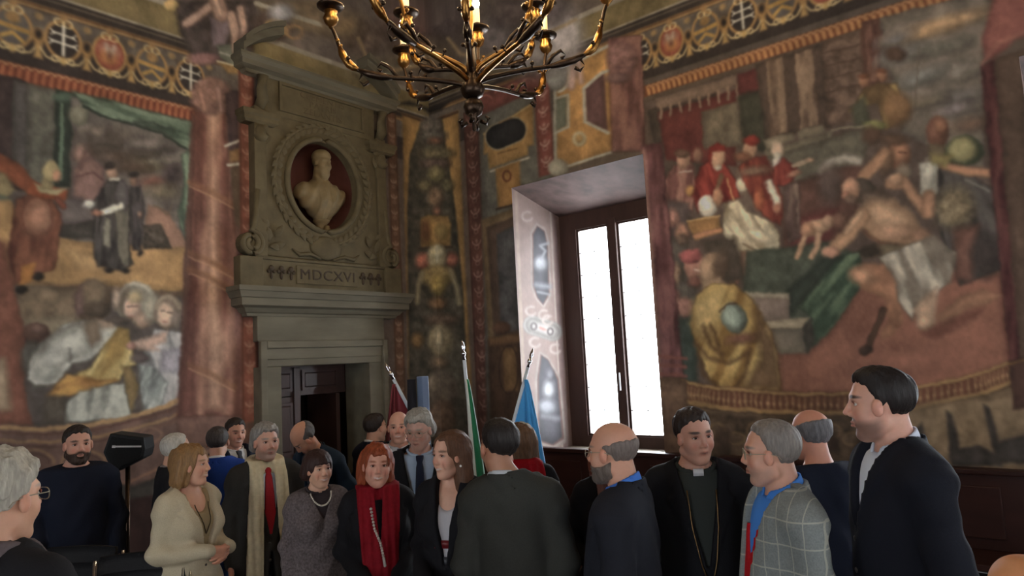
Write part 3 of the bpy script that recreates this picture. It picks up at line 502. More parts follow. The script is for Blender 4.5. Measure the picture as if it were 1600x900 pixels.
# two cardinals
R.drape([(1152, 262), (1170, 246), (1196, 244), (1214, 280), (1226, 330), (1220, 352), (1192, 336), (1172, 306)], (108, 44, 38), (152, 66, 50), 80, 8); R.ell(1172, 234, 11, 14, (184, 136, 106)); R.ell(1174, 220, 13, 8, (140, 46, 38)); R.ell(1160, 246, 14, 8, (130, 82, 60), soft=3); R.ell(1178, 268, 26, 7, (122, 92, 74), rot=-6, soft=4); R.ell(1186, 312, 8, 16, (164, 84, 56), soft=3)
R.ell(1215, 234, 10, 14, (188, 156, 130)); R.ell(1215, 244, 7, 6, (182, 170, 148)); R.ell(1216, 258, 9, 12, (196, 186, 170)); R.drape([(1224, 246), (1246, 262), (1240, 282), (1228, 290), (1206, 290), (1208, 262)], (116, 40, 38), (158, 66, 54), 80, 8); R.line([(1202, 286), (1214, 318)], 12, (192, 180, 158), soft=2.5); R.ell(1215, 326, 7, 9, (170, 108, 84)); R.line([(1240, 260), (1264, 250)], 7, (178, 150, 122)); R.ell(1266, 250, 6, 4, (184, 140, 110)); R.ell(1240, 272, 12, 5, (172, 116, 92), rot=-20)
R.drape([(1224, 290), (1250, 284), (1250, 372), (1232, 380), (1226, 340)], (96, 72, 66), (140, 114, 98), 92, 7); R.ell(1298, 290, 20, 30, (100, 80, 72), soft=8)
# steps and carpet
R.poly([(1166, 392), (1300, 376), (1336, 396), (1320, 470), (1262, 548), (1226, 500), (1160, 470)], (78, 84, 70), soft=3, var=.2)
R.drape([(1236, 470), (1300, 400), (1344, 392), (1346, 448), (1302, 512), (1262, 548), (1248, 536), (1270, 500)], (62, 82, 64), (110, 132, 100), 128, 12); R.poly([(1228, 454), (1290, 398), (1318, 398), (1242, 488), (1234, 500)], (58, 66, 56), soft=4)
R.poly([(1168, 460), (1232, 463), (1234, 500), (1190, 500)], (142, 120, 106)); R.poly([(1164, 456), (1232, 459), (1231, 467), (1170, 465)], (182, 164, 136)); R.poly([(1192, 502), (1264, 496), (1254, 514), (1200, 514)], (178, 158, 126)); R.poly([(1196, 514), (1254, 513), (1262, 556), (1210, 554)], (116, 104, 88)); R.poly([(1254, 512), (1268, 498), (1274, 530), (1262, 556)], (76, 70, 62))
R.poly([(1210, 554), (1264, 552), (1302, 512), (1346, 448), (1400, 420), (1560, 400), (1580, 566), (1480, 606), (1350, 618), (1210, 614)], (148, 92, 72), var=.1, vs=40); R.ell(1420, 560, 120, 20, (158, 100, 80), soft=20, a=.6)
# yellow-cloaked onlooker
R.ell(1114, 420, 20, 26, (150, 116, 90)); R.ell(1106, 424, 12, 22, (176, 138, 106), soft=5); R.ell(1128, 412, 12, 20, (92, 72, 58), soft=5); R.poly([(1094, 440), (1124, 434), (1140, 446), (1100, 460)], (170, 136, 104), soft=3)
R.drape([(1088, 462), (1110, 444), (1148, 442), (1176, 468), (1206, 520), (1216, 560), (1220, 610), (1140, 612), (1112, 598), (1088, 548), (1077, 506)], (140, 102, 50), (212, 174, 98), 112, 15, seed=3)
R.poly([(1180, 484), (1208, 524), (1218, 562), (1221, 610), (1158, 608), (1188, 560)], (104, 76, 54), soft=8, a=.85); R.poly([(1084, 470), (1130, 450), (1126, 500), (1096, 530), (1080, 505)], (208, 174, 108), soft=10, a=.8)
for p in ([(1098, 510), (1110, 540), (1130, 556)], [(1086, 536), (1106, 560), (1140, 568), (1168, 552)], [(1092, 555), (1100, 585), (1122, 604)], [(1172, 545), (1166, 580), (1150, 606)], [(1110, 510), (1124, 545)]): R.line(p, 5, (96, 68, 42), soft=4)
R.ell(1148, 498, 19, 25, (96, 104, 92), rot=-20); R.ell(1145, 496, 15, 20, (156, 172, 154), rot=-20, soft=5); R.line([(1124, 486), (1136, 476), (1152, 474)], 3, (84, 64, 48)); R.ell(1160, 530, 26, 8, (116, 76, 58), rot=-8, soft=5)
# infant
R.ell(1278, 356, 26, 12, (188, 144, 110), rot=-20); R.ell(1296, 346, 11, 10, (186, 142, 110)); R.line([(1260, 364), (1252, 382), (1246, 402)], 10, (184, 140, 106)); R.line([(1280, 366), (1276, 386), (1268, 402)], 10, (186, 142, 108)); R.ell(1262, 358, 12, 12, (180, 128, 96), soft=3); R.ell(1312, 345, 12, 12, (132, 92, 74), soft=3)
# group of standing men
R.drape([(1464, 254), (1500, 262), (1552, 296), (1566, 420), (1500, 446), (1462, 345)], (60, 54, 52), (96, 88, 82), 74, 12); R.ell(1492, 326, 32, 34, (138, 118, 88), soft=10, var=.35, vs=7); R.poly([(1490, 360), (1530, 350), (1520, 440), (1490, 436)], (118, 78, 64), soft=6); R.ell(1540, 400, 22, 34, (66, 56, 52), soft=8)
R.ell(1404, 242, 18, 24, (150, 100, 74)); R.ell(1408, 238, 12, 16, (178, 120, 88), soft=4); R.ell(1398, 218, 20, 9, (104, 76, 58), soft=4); R.ell(1412, 268, 12, 12, (136, 116, 96), soft=4); R.ell(1384, 250, 12, 22, (120, 90, 68), soft=5); R.line([(1404, 238), (1416, 240)], 2.5, (92, 56, 44))
R.line([(1382, 240), (1362, 262), (1348, 276)], 18, (178, 128, 94), soft=3); R.poly([(1436, 256), (1466, 252), (1464, 302), (1438, 308)], (200, 190, 168)); R.ell(1452, 270, 8, 20, (216, 206, 184), soft=5)
R.line([(1392, 288), (1412, 286), (1446, 330)], 19, (184, 132, 98), soft=3); R.line([(1450, 306), (1450, 332)], 20, (186, 132, 98), soft=3); R.ell(1400, 282, 12, 10, (196, 146, 110), soft=3)
R.ell(1464, 206, 18, 26, (124, 80, 62)); R.ell(1470, 196, 10, 12, (158, 104, 76), soft=5); R.poly([(1450, 224), (1480, 228), (1490, 250), (1450, 252)], (124, 104, 78), soft=4); R.ell(1506, 236, 30, 24, (74, 82, 60)); R.ell(1503, 234, 22, 19, (166, 154, 102), soft=4); R.line([(1474, 258), (1510, 268), (1544, 270)], 14, (180, 124, 90), soft=3); R.poly([(1452, 240), (1490, 240), (1480, 262), (1456, 256)], (164, 144, 84), soft=4); R.line([(1510, 280), (1545, 300)], 2.5, (140, 132, 122))
# kneeling old man
R.ell(1346, 298, 22, 20, (80, 68, 58)); R.ell(1330, 296, 14, 19, (186, 134, 104)); R.ell(1322, 304, 6, 6, (188, 124, 98)); R.ell(1330, 312, 9, 7, (120, 92, 76), soft=3); R.poly([(1344, 300), (1380, 296), (1400, 312), (1350, 320)], (96, 78, 66), soft=4)
R.poly([(1336, 330), (1362, 314), (1398, 312), (1426, 332), (1440, 362), (1424, 384), (1380, 386), (1352, 366)], (182, 136, 100), soft=4); R.ell(1388, 340, 36, 20, (204, 158, 120), soft=14, rot=20); R.ell(1400, 362, 26, 12, (198, 146, 112), soft=8); R.line([(1350, 362), (1376, 380), (1420, 384)], 5, (112, 74, 56), soft=4)
R.line([(1348, 336), (1326, 366), (1304, 386)], 22, (186, 138, 102), soft=3); R.line([(1344, 334), (1322, 362)], 9, (206, 160, 122), soft=5); R.ell(1298, 394, 14, 10, (192, 136, 108)); R.poly([(1370, 384), (1430, 380), (1440, 400), (1380, 410)], (124, 106, 80), soft=4); R.ell(1440, 372, 16, 14, (150, 108, 82), soft=5)
R.poly([(1328, 424), (1350, 412), (1384, 414), (1404, 444), (1412, 500), (1396, 524), (1380, 530), (1374, 522), (1388, 500), (1384, 468), (1346, 452)], (172, 116, 84), soft=3); R.ell(1348, 432, 20, 14, (196, 140, 104), soft=6, rot=20); R.ell(1394, 488, 9, 22, (150, 100, 72), soft=5, rot=-10)
R.drape([(1372, 402), (1458, 366), (1494, 396), (1486, 440), (1470, 452), (1452, 486), (1432, 480), (1424, 500), (1404, 470), (1396, 432)], (128, 114, 98), (196, 184, 162), 64, 13); R.poly([(1426, 484), (1438, 470), (1466, 448), (1462, 506), (1446, 518), (1432, 510)], (194, 154, 122), soft=4); R.ell(1446, 504, 12, 12, (200, 158, 124), soft=4)
R.poly([(1464, 492), (1500, 464), (1536, 452), (1566, 460), (1548, 474), (1510, 482), (1472, 512)], (168, 116, 86), soft=3); R.poly([(1440, 520), (1480, 500), (1540, 480), (1520, 500), (1460, 530)], (118, 70, 56), soft=6, a=.8)
R.line([(1380, 484), (1354, 546)], 11, (84, 60, 46)); R.ell(1353, 547, 11, 8, (70, 52, 42)); R.poly([(1340, 392), (1366, 380), (1376, 400), (1350, 404)], (74, 62, 50), soft=4)
# balustrade, ships and side frames
R.poly([(1036, 560), (1080, 600), (1200, 612), (1350, 618), (1480, 604), (1580, 566), (1700, 540), (1700, 900), (1036, 900)], (112, 90, 66), var=.3, vs=30)
top = [(1066, 592), (1110, 602), (1180, 609), (1260, 613), (1350, 612), (1440, 602), (1530, 582), (1590, 560)]
R.poly([(x, y) for x, y in top] + [(x, y+34) for x, y in top[::-1]], (104, 64, 48))
for k in range(60):
    t = k/59*(len(top)-1); j = min(int(t), len(top)-2); f = t-j; x = top[j][0]*(1-f)+top[j+1][0]*f; y = top[j][1]*(1-f)+top[j+1][1]*f
    R.line([(x, y+9), (x, y+27)], 3.2, (146, 104, 70)); R.ell(x, y+21, 2.6, 4, (158, 116, 78), soft=1)
R.line([(x, y+3) for x, y in top], 5, (160, 122, 74)); R.line([(x, y+33) for x, y in top], 7, (156, 118, 72)); R.line([(x, y+38) for x, y in top], 2, (72, 52, 40))
R.poly([(1040, 640), (1200, 652), (1400, 648), (1400, 800), (1040, 800)], (88, 70, 54), soft=6, var=.45, vs=12)
for k in range(12): R.ring(1060+k*30, 672+(k % 2)*14, 13, 10, 2.5, (132, 102, 68), soft=2)
for k in range(6): R.ell(1075+k*55, 690, 12, 20, (70, 54, 44), soft=5)
R.poly([(1400, 640), (1600, 610), (1650, 730), (1400, 745)], (132, 108, 80), soft=8, var=.25, vs=20)
for p in ([(1478, 642), (1488, 648), (1500, 700), (1530, 696), (1560, 712), (1566, 728), (1486, 730)], [(1536, 632), (1546, 636), (1562, 690), (1600, 680), (1650, 690), (1650, 724), (1556, 724)], [(1408, 690), (1440, 660), (1450, 700), (1440, 726), (1410, 726)]): R.poly(p, (66, 60, 56), soft=3, var=.25)
R.drape([(1002, 228), (1034, 222), (1052, 400), (1068, 590), (1034, 590), (1020, 400)], (88, 50, 52), (134, 84, 82), 86, 12); R.line([(1006, 236), (1018, 400), (1032, 590)], 5, (150, 106, 96), soft=3)
for y in (556, 570, 584): R.line([(1030, y), (1072, y+4)], 5, (128, 76, 66))
R.poly([(1028, 590), (1074, 594), (1080, 760), (1036, 760)], (112, 84, 64), var=.25)
R.drape([(1532, 104), (1554, 92), (1596, 560), (1578, 572)], (80, 40, 40), (112, 62, 58), 86, 10); R.poly([(1553, 92), (1602, 76), (1612, 560), (1594, 566)], (92, 70, 56)); R.poly([(1556, -20), (1640, -40), (1640, 60), (1590, 58), (1552, 92), (1538, 96), (1534, 60)], (142, 80, 70), soft=4); R.line([(1534, 100), (1560, 66), (1600, 50)], 4, (164, 100, 84), soft=3)
R.poly([(1576, 566), (1640, 545), (1640, 640), (1582, 640)], (78, 52, 44)); R.line([(1576, 570), (1640, 552)], 3, (140, 100, 52))
# below the frescoes: dark wooden dado
for c in (L, R): c.poly([(-7, -.1), (7, -.1), (7, .98), (-7, .98)], (58, 36, 32), w=1, soft=2, var=.25)
for nm, Pw, Qw, c in (('wall_left', PL, QL[:, ::-1], L), ('wall_right', PR, QR, R)):
    c.age(); Pw, Qw, cw = compact(Pw, Qw, c.rgb()); link(nm, np_mesh(nm, Pw, Qw, M_fresco, True, cw), kind='structure')

# other walls, floor, ceiling
M_wall = mat('plain_plaster', (150, 122, 96), noise=.25, scale=3, rough=.85)
M_floor = mat('floor_terracotta', (70, 46, 36), noise=.2, scale=6, rough=.5, bump=.05)
mb = MB(); ys = [YB-.3] + [v for p in WINS_FILL_X for v in p] + [YL+.3]
for i in range(0, len(ys)-1, 2): mb.box(XB-.3, XB, ys[i], ys[i+1], 0, ZC)
for lo, hi in WINS_FILL_X: mb.box(XB-.3, XB, lo, hi, 0, WIN_Z0); mb.box(XB-.3, XB, lo, hi, WIN_Z1, ZC)
mb.build('wall_rear', M_wall, kind='structure')
mb = MB(); xs = [XB] + [v for p in WINS_FILL_B for v in p] + [XR]
for i in range(0, len(xs)-1, 2): mb.box(xs[i], xs[i+1], YB-.3, YB, 0, ZC)
for lo, hi in WINS_FILL_B: mb.box(lo, hi, YB-.3, YB, 0, WIN_Z0); mb.box(lo, hi, YB-.3, YB, WIN_Z1, ZC)
mb.build('wall_near', M_wall, kind='structure')
MB().box(XB-1.3, XR+1.4, YB-1.3, YL+1.8, -.12, 0).build('floor', M_floor, kind='structure')
MB().box(XB-.3, XR+.3, YB-.3, YL+.3, ZC, ZC+.15).build('ceiling', mat('ceiling_fresco', (128, 108, 86), noise=.35, scale=2.2, rough=.85), kind='structure')
# ------------------------------------------------------------------ windows
M_wood = mat('dark_walnut', (64, 44, 38), noise=.25, scale=12, rough=.45, stretch=(1, 1, .2), spec=.4)
M_lead = mat('lead_came', (60, 60, 62), rough=.5, metal=.6)
def glass_mat():
    m = bpy.data.materials.new('old_window_glass'); m.use_nodes = True; nt = m.node_tree; nt.nodes.clear()
    o = nt.nodes.new('ShaderNodeOutputMaterial'); mx = nt.nodes.new('ShaderNodeMixShader'); t = nt.nodes.new('ShaderNodeBsdfTransparent'); g = nt.nodes.new('ShaderNodeBsdfGlossy')
    n = nt.nodes.new('ShaderNodeTexNoise'); n.inputs['Scale'].default_value = 3.0
    r = nt.nodes.new('ShaderNodeMapRange'); r.inputs[3].default_value = .90; r.inputs[4].default_value = 1.0
    nt.links.new(n.outputs['Fac'], r.inputs[0]); nt.links.new(r.outputs[0], t.inputs['Color'])
    g.inputs['Roughness'].default_value = .05; mx.inputs[0].default_value = .05
    nt.links.new(t.outputs[0], mx.inputs[1]); nt.links.new(g.outputs[0], mx.inputs[2]); nt.links.new(mx.outputs[0], o.inputs[0]); return m
M_glass = glass_mat()
M_reveal = attr_mat('painted_reveal', rough=.6, noise=.08, scale=12, bump=.08)
def window(n, lo, hi, painted=False, wall='R'):
    W = empty('window_%d' % n, {'R': (XR+REV, (lo+hi)/2, WIN_Z0), 'B': ((lo+hi)/2, YB-REV, WIN_Z0), 'X': (XB-REV, (lo+hi)/2, WIN_Z0)}[wall], kind='structure')
    def B(mb, name, m, parent=W, **k):     # boxes are given as (depth beyond the wall, along, z)
        V = np.array(mb.V)
        if wall == 'R': mb.V = [(XR+d, a, z) for d, a, z in V]
        elif wall == 'X': mb.V = [(XB-d, a, z) for d, a, z in V]
        else: mb.V = [(a, YB-d, z) for d, a, z in V]
        return mb.build(name, m, parent, **k)
    m_plain = mat('reveal_plaster', (110, 84, 78), noise=.2, scale=5, rough=.8)
    B(MB().box(.003, REV+.3, lo-.25, hi+.25, WIN_Z0-.06, WIN_Z0), 'sill', mat('stone_sill', (120, 110, 98), noise=.2, scale=9))
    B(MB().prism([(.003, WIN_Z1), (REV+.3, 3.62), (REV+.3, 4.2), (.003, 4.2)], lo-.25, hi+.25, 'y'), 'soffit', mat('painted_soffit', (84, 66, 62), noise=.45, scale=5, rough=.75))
    if painted:
        # the far reveal (left as seen) carries grisaille panels
        Sx = fine(0, REV, .011); Zx = fine(WIN_Z0, WIN_Z1, .011)
        P, s_, z_, Q = grid_plane(Sx, Zx, lambda s, z: np.stack([XR+s, np.full_like(s, hi), z], -1), lambda s, z: np.zeros(len(s), bool))
        c = Canvas(P, s_, z_, (168, 142, 134), hand=.15); c.shape = (len(Sx), len(Zx)); pale = (204, 186, 176); dk = (92, 88, 96)
        c.line([(806, 300), (824, 720)], 5, (190, 166, 150)); c.line([(866, 330), (884, 720)], 6, (150, 122, 118)); c.line([(860, 330), (880, 720)], 2, pale)
        for o in ([(829, 362), (838, 348), (852, 356), (858, 378), (862, 462), (850, 482), (838, 470), (830, 450)], [(842, 548), (856, 556), (876, 590), (886, 690), (866, 702), (838, 694), (836, 590)]):
            c.poly(o, pale, soft=1.5); cx = sum(p[0] for p in o)/len(o); cy = sum(p[1] for p in o)/len(o)
            c.poly([(cx+(x-cx)*.84, cy+(y-cy)*.93) for x, y in o], (150, 112, 104), soft=1); c.poly([(cx+(x-cx)*.72, cy+(y-cy)*.9) for x, y in o], dk, soft=1.2)
        c.ell(846, 412, 11, 12, (176, 176, 182), soft=4); c.line([(846, 405), (852, 392), (844, 384), (856, 380)], 4, (168, 168, 174), soft=2); c.line([(838, 445), (858, 448)], 7, (156, 156, 164), soft=4); c.line([(840, 456), (858, 460)], 3, (170, 170, 176), soft=2)
        c.ell(858, 608, 9, 14, (186, 186, 190), soft=4); c.ell(856, 636, 14, 12, (160, 160, 168), soft=5); c.ell(860, 585, 6, 9, (128, 124, 132), soft=3); c.line([(848, 650), (872, 654)], 6, (140, 138, 146), soft=4)
        c.line([(832, 508), (864, 518)], 30, (190, 182, 176)); c.line([(833, 508), (863, 518)], 23, (168, 158, 152)); c.line([(834, 508), (862, 518)], 17, (186, 178, 172)); c.ring(834, 510, 4, 5, 3, (120, 108, 108)); c.ring(860, 518, 4, 5, 3, (120, 108, 108)); c.line([(844, 512), (852, 515)], 4, (206, 150, 140))
        for x, y in ((824, 338), (830, 486), (856, 500), (836, 535), (868, 545), (850, 492)): c.ring(x, y, 8, 7, 3, pale, a0=30, a1=300, soft=2)
        for k in range(8): c.line([(812+k*.3, 706+k*9), (890, 712+k*9)], 5, (128, 134, 138) if k % 2 else (152, 150, 148))
        c.age(sat=.9, con=1.0, mid=(150, 130, 124), grain=.35); link('reveal', np_mesh('reveal', P - np.array([XR+REV, (lo+hi)/2, WIN_Z0]), Q[:, ::-1], M_reveal, True, c.rgb(.58)), W)
        B(MB().box(0.001, REV, lo-.2, lo, WIN_Z0, WIN_Z1), 'reveal', m_plain)
        B(MB().box(0.001, REV+.3, hi+.002, hi+.2, WIN_Z0, WIN_Z1), 'reveal_backing', m_plain)
    else:
        B(MB().box(0.001, REV+.3, lo-.2, lo, WIN_Z0, WIN_Z1), 'reveal', m_plain); B(MB().box(0.001, REV+.3, hi, hi+.2, WIN_Z0, WIN_Z1), 'reveal', m_plain)
    f0, f1 = REV, REV+.09; zt, zb = 3.50, 1.02
    g = [(hi-.23, hi-.69), (hi-.80, hi-1.26)]                # two casements, from the left as seen
    B(MB().box(f0, f1, hi-.235, hi, WIN_Z0, 3.75), 'frame', M_wood); B(MB().box(f0, f1, lo, hi-1.255, WIN_Z0, 3.75), 'frame', M_wood)
    B(MB().box(f0, f1, hi-1.255, hi-.235, zt-.005, 3.75), 'frame', M_wood); B(MB().box(f0, f1, hi-1.255, hi-.235, WIN_Z0, zb+.005), 'frame', M_wood)
    bevel(B(MB().box(f0-.02, f1, hi-.805, hi-.685, WIN_Z0, zt+.05), 'mullion', M_wood))
    for a1, a0 in g:
        cs = empty('casement', (0, 0, 0), parent=W); cs.location = {'R': (.04, (a0+a1)/2-(lo+hi)/2, zb-WIN_Z0), 'X': (-.04, (a0+a1)/2-(lo+hi)/2, zb-WIN_Z0), 'B': ((a0+a1)/2-(lo+hi)/2, -.04, zb-WIN_Z0)}[wall]
        st = .028; mb = MB()
        for q in ((a0, a0+st, zb, zt), (a1-st, a1, zb, zt), (a0+st, a1-st, zb, zb+st), (a0+st, a1-st, zt-st, zt)): mb.box(f0+.02, f0+.06, *q)
        B(mb, 'casement_frame', M_wood, cs)
        rows, colsn = 9, 2; hz = (zt-zb-2*st)/rows; wx = (a1-a0-2*st)/colsn
        mb = MB()
        for r in range(1, rows): mb.box(f0+.034, f0+.046, a0+st, a1-st, zb+st+r*hz-.004, zb+st+r*hz+.004)
        for r in range(1, colsn): mb.box(f0+.035, f0+.045, a0+st+r*wx-.003, a0+st+r*wx+.003, zb+st, zt-st)
        B(mb, 'lead_cames', M_lead, cs)
        if not painted: rows, colsn, hz, wx = 1, 1, zt-zb-2*st, a1-a0-2*st
        me = None
        for r in range(rows):
            for q in range(colsn):
                y0, z0 = a0+st+q*wx, zb+st+r*hz
                o = B(MB().box(f0+.038, f0+.042, y0+.001, y0+wx-.001, z0+.001, z0+hz-.001), 'pane', M_glass, cs)
                if me is None: me = o.data
                else: old = o.data; o.data = me; bpy.data.meshes.remove(old)
    if painted: B(MB().tube([(REV-.05, hi-.745, 1.55), (REV-.05, hi-.745, 1.75)], .012), 'handle', mat('steel', (170, 170, 172), metal=1, rough=.3))
    # outer jamb behind the frame keeps the sky out
    return W
for n, (lo, hi) in enumerate(WINS_R): window(n+1, lo, hi, painted=(n == 0))
for n, (lo, hi) in enumerate(WINS_FILL_B): window(n+4, lo, hi, wall='B')  # added fill windows, out of view
for n, (lo, hi) in enumerate(WINS_FILL_X): window(n+4+len(WINS_FILL_B), lo, hi, wall='X')  # likewise added for fill, out of view

# ------------------------------------------------------------------ stone doorway with niche
M_stone = mat('grey_travertine', (95, 84, 62), noise=.28, scale=7, rough=.75, bump=.3)
M_stone2 = mat('weathered_peperino', (104, 97, 82), noise=.28, scale=6, rough=.7, bump=.2, stretch=(.3, 1, 1))
M_ink = mat('inscription_black', (66, 54, 44), rough=.7, noise=.1)
DX = 4.36
SD = empty('stone_doorway', (DX, YL, 0), 'grey stone doorway with moulded cornice, oval niche and broken pediment above', 'doorway')
def moulding(x0, x1, prof, name, m, parent=SD):
    """horizontal moulding with mitred returns; prof = (projection, z) from bottom to top"""
    mb = MB(); V = []; Fc = []
    for p, z in prof: V += [(x0-p, YL+.01, z), (x0-p, YL-p, z), (x1+p, YL-p, z), (x1+p, YL+.01, z)]
    n = len(prof)
    for i in range(n-1):
        for k in range(3): Fc.append((4*i+k, 4*i+k+1, 4*i+k+5, 4*i+k+4))
    Fc += [(3, 2, 1, 0), (4*n-4, 4*n-3, 4*n-2, 4*n-1)]
    return mb.add(V, Fc).build(name, m, parent)
y_ = lambda p: (YL-p, YL+.01)
for sx in (-1, 1):
    a, b = (3.55, 3.79) if sx < 0 else (4.87, 5.11)
    o = MB(); o.box(a, b, YL-.10, YL+.34, 0, 2.012)
    o2 = (3.55, 3.62) if sx < 0 else (5.04, 5.11); o.box(o2[0], o2[1], YL-.14, YL-.09, 0, 2.26)
    bevel(o.build('jamb', M_stone2, SD), .008)
o = MB().box(3.62, 5.04, YL-.10, YL+.34, 2.012, 2.19); o.box(3.62, 5.04, YL-.115, YL-.09, 2.08, 2.19); o.box(3.62, 5.04, YL-.14, YL-.09, 2.19, 2.26); bevel(o.build('lintel', M_stone2, SD), .008)
bevel(MB().box(3.55, 5.11, YL-.08, YL+.01, 2.26, 2.52).build('frieze', M_stone2, SD), .006)
moulding(3.53, 5.19, [(.06, 2.50), (.09, 2.505), (.10, 2.53), (.12, 2.54), (.15, 2.58), (.20, 2.60), (.20, 2.67), (.215, 2.675), (.24, 2.73), (.25, 2.735), (.25, 2.78), (.0, 2.79)], 'cornice', M_stone2)
bevel(MB().box(3.60, 5.12, YL-.09, YL+.01, 2.785, 3.10).build('plinth', M_stone, SD), .008)
moulding(3.64, 5.08, [(.09, 3.06), (.11, 3.065), (.115, 3.085), (.10, 3.10), (.0, 3.11)], 'plinth_moulding', M_stone)
for x in (3.36, 5.12): bevel(MB().box(x, x+.24, YL-.12, YL+.01, 2.785, 3.08).build('pedestal', M_stone, SD), .008)
bevel(MB().box(3.98, 4.74, YL-.105, YL-.08, 2.84, 3.03).build('inscription_plaque', M_stone, SD), .006)
# panel with the oval opening: ring of quads between oval and rectangle
OC, OA, OB = (4.36, 3.92), .43, .48
def oval_panel(x0, x1, z0, z1, p, name, m):
    n = 64; V = []; 
    for k in range(n):
        t = 2*pi*k/n; c, s = cos(t), sin(t); ox, oz = OC[0]+OA*c, OC[1]+OB*s
        kx = ((x1-OC[0]) if c > 0 else (OC[0]-x0))/max(abs(c), 1e-6); kz = ((z1-OC[1]) if s > 0 else (OC[1]-z0))/max(abs(s), 1e-6); kk = min(kx, kz)
        V += [(ox, YL-p, oz), (OC[0]+c*kk, YL-p, OC[1]+s*kk), (ox, YL+.02, oz), (OC[0]+c*kk, YL+.01, OC[1]+s*kk)]
    Fc = []
    for k in range(n):
        a, b = 4*k, 4*((k+1) % n)
        Fc += [(a, b, b+1, a+1), (a+2, b+2, b, a), (a+1, b+1, b+3, a+3)]
    mb = MB(); mb.add(V, Fc); return mb.build(name, m, SD)
oval_panel(3.60, 5.12, 3.11, 4.58, .07, 'panel', M_stone)
for x0, x1 in ((3.53, 3.66), (5.06, 5.19)):
    bevel(MB().box(x0, x1, YL-.11, YL+.01, 3.09, 4.60).build('pilaster', M_stone, SD), .008)
    moulding(x0+.02, x1-.02, [(.11, 4.42), (.14, 4.44), (.14, 4.48), (.16, 4.50), (.16, 4.54), (.11, 4.55)], 'capital', M_stone)
    MB().lathe([(.0, 0), (.05, .01), (.075, .05), (.05, .08), (.06, .11), (.03, .16), (.0, .17)], ((x0+x1)/2, YL-.11, 4.24), 10).build('pendant', M_stone, SD, True)
def oval_ring(a, b, r, name, m, parent=SD, p=.08):
    n = 56; mb = MB(); pts = [(OC[0]+a*cos(2*pi*k/n), YL-p, OC[1]+b*sin(2*pi*k/n)) for k in range(n+1)]
    return mb.tube(pts, r, 8, False).build(name, m, parent, True)
oval_ring(.455, .505, .032, 'oval_frame', M_stone); oval_ring(.60, .64, .02, 'outer_ring', M_stone)
# niche recess
n = 40; V = []; Fc = []; dep = [(1.0, 0.0), (1.0, .12), (.93, .28), (.7, .40), (.35, .45), (.02, .46)]
for sc_, d in dep:
    for k in range(n): t = 2*pi*k/n; V.append((OC[0]+OA*1.03*sc_*cos(t), YL+d, OC[1]+OB*1.03*sc_*sin(t)))
for i in range(len(dep)-1):
    for k in range(n): Fc.append((i*n+k, i*n+(k+1) % n, (i+1)*n+(k+1) % n, (i+1)*n+k))
MB().add(V, Fc).build('niche', mat('niche_red_brown', (92, 52, 44), noise=.2, scale=6, rough=.8), SD, True)
# carved leaves round the oval
V = [(0, 0, 0), (.03, -.012, .03), (0, -.026, .045), (-.03, -.012, .03), (.026, -.014, .07), (0, -.03, .08), (-.026, -.014, .07), (0, -.012, .115)]
leaf_me = np_mesh('leaf', V, [(0, 1, 2), (0, 2, 3), (1, 4, 5, 2), (3, 2, 5, 6), (4, 7, 5), (6, 5, 7)], M_stone, True)
k = 0
for t in np.linspace(0, 2*pi, 45)[:-1]:
    for rr, tw in ((.535, 70), (.575, -60)):
        x, z = OC[0]+rr*cos(t), OC[1]+(rr+.045)*sin(t)
        if not (3.66 < x < 5.05): continue
        o = link('leaf', leaf_me, SD, (x-DX, -.072, z)); o.rotation_euler = (0, pi/2-t+radians(tw), 0); o.scale = (1.0, 1.3, .9+.3*random.random())
for sx in (-1, 1):
    for (x, z, s, r) in ((.66, 3.25, 1.5, 20), (.60, 3.30, 1.3, -30), (.66, 3.40, 1.3, 60), (.54, 3.20, 1.2, 90), (.66, 4.50, 1.4, 150), (.56, 4.52, 1.3, 110), (.67, 4.36, 1.2, 170), (.62, 3.2, 1.2, -70)):
        o = link('leaf', leaf_me, SD, (sx*x, -.072, z)); o.rotation_euler = (0, radians(r)*sx, 0); o.scale = (s, 1.8, s)
# cartouche under the oval, tablet over it
MB().sphere((DX, YL-.07, 3.24), (.2, .06, .13), 16, 10).build('cartouche', M_stone, SD, True)
for sx in (-1, 1): MB().tube([(DX+sx*.08, YL-.09, 3.12), (DX+sx*.22, YL-.1, 3.16), (DX+sx*.34, YL-.1, 3.14), (DX+sx*.42, YL-.09, 3.20)], [.012, .02, .02, .008], 8).build('ribbon', M_stone, SD, True)
bevel(MB().box(3.66, 5.06, YL-.08, YL+.01, 4.56, 4.95).build('tablet_block', M_stone, SD), .006)
o = MB()
for q in ((3.82, 4.90, 4.62, 4.65), (3.82, 4.90, 4.90, 4.93), (3.82, 3.85, 4.65, 4.90), (4.87, 4.90, 4.65, 4.90)): o.box(q[0], q[1], YL-.105, YL-.08, q[2], q[3])
o.build('tablet_frame', M_stone, SD)
for x in (3.60, 5.12): MB().tube([(x, YL-.08, 4.60), (x+.02, YL-.12, 4.68), (x-.01, YL-.15, 4.78), (x, YL-.16, 4.90)], [.05, .06, .05, .06], 10).build('console', M_stone, SD, True)
moulding(3.55, 5.17, [(.05, 4.93), (.09, 4.935), (.11, 4.96), (.17, 4.98), (.17, 5.03), (.20, 5.06), (.20, 5.09), (.0, 5.10)], 'top_cornice', M_stone2)
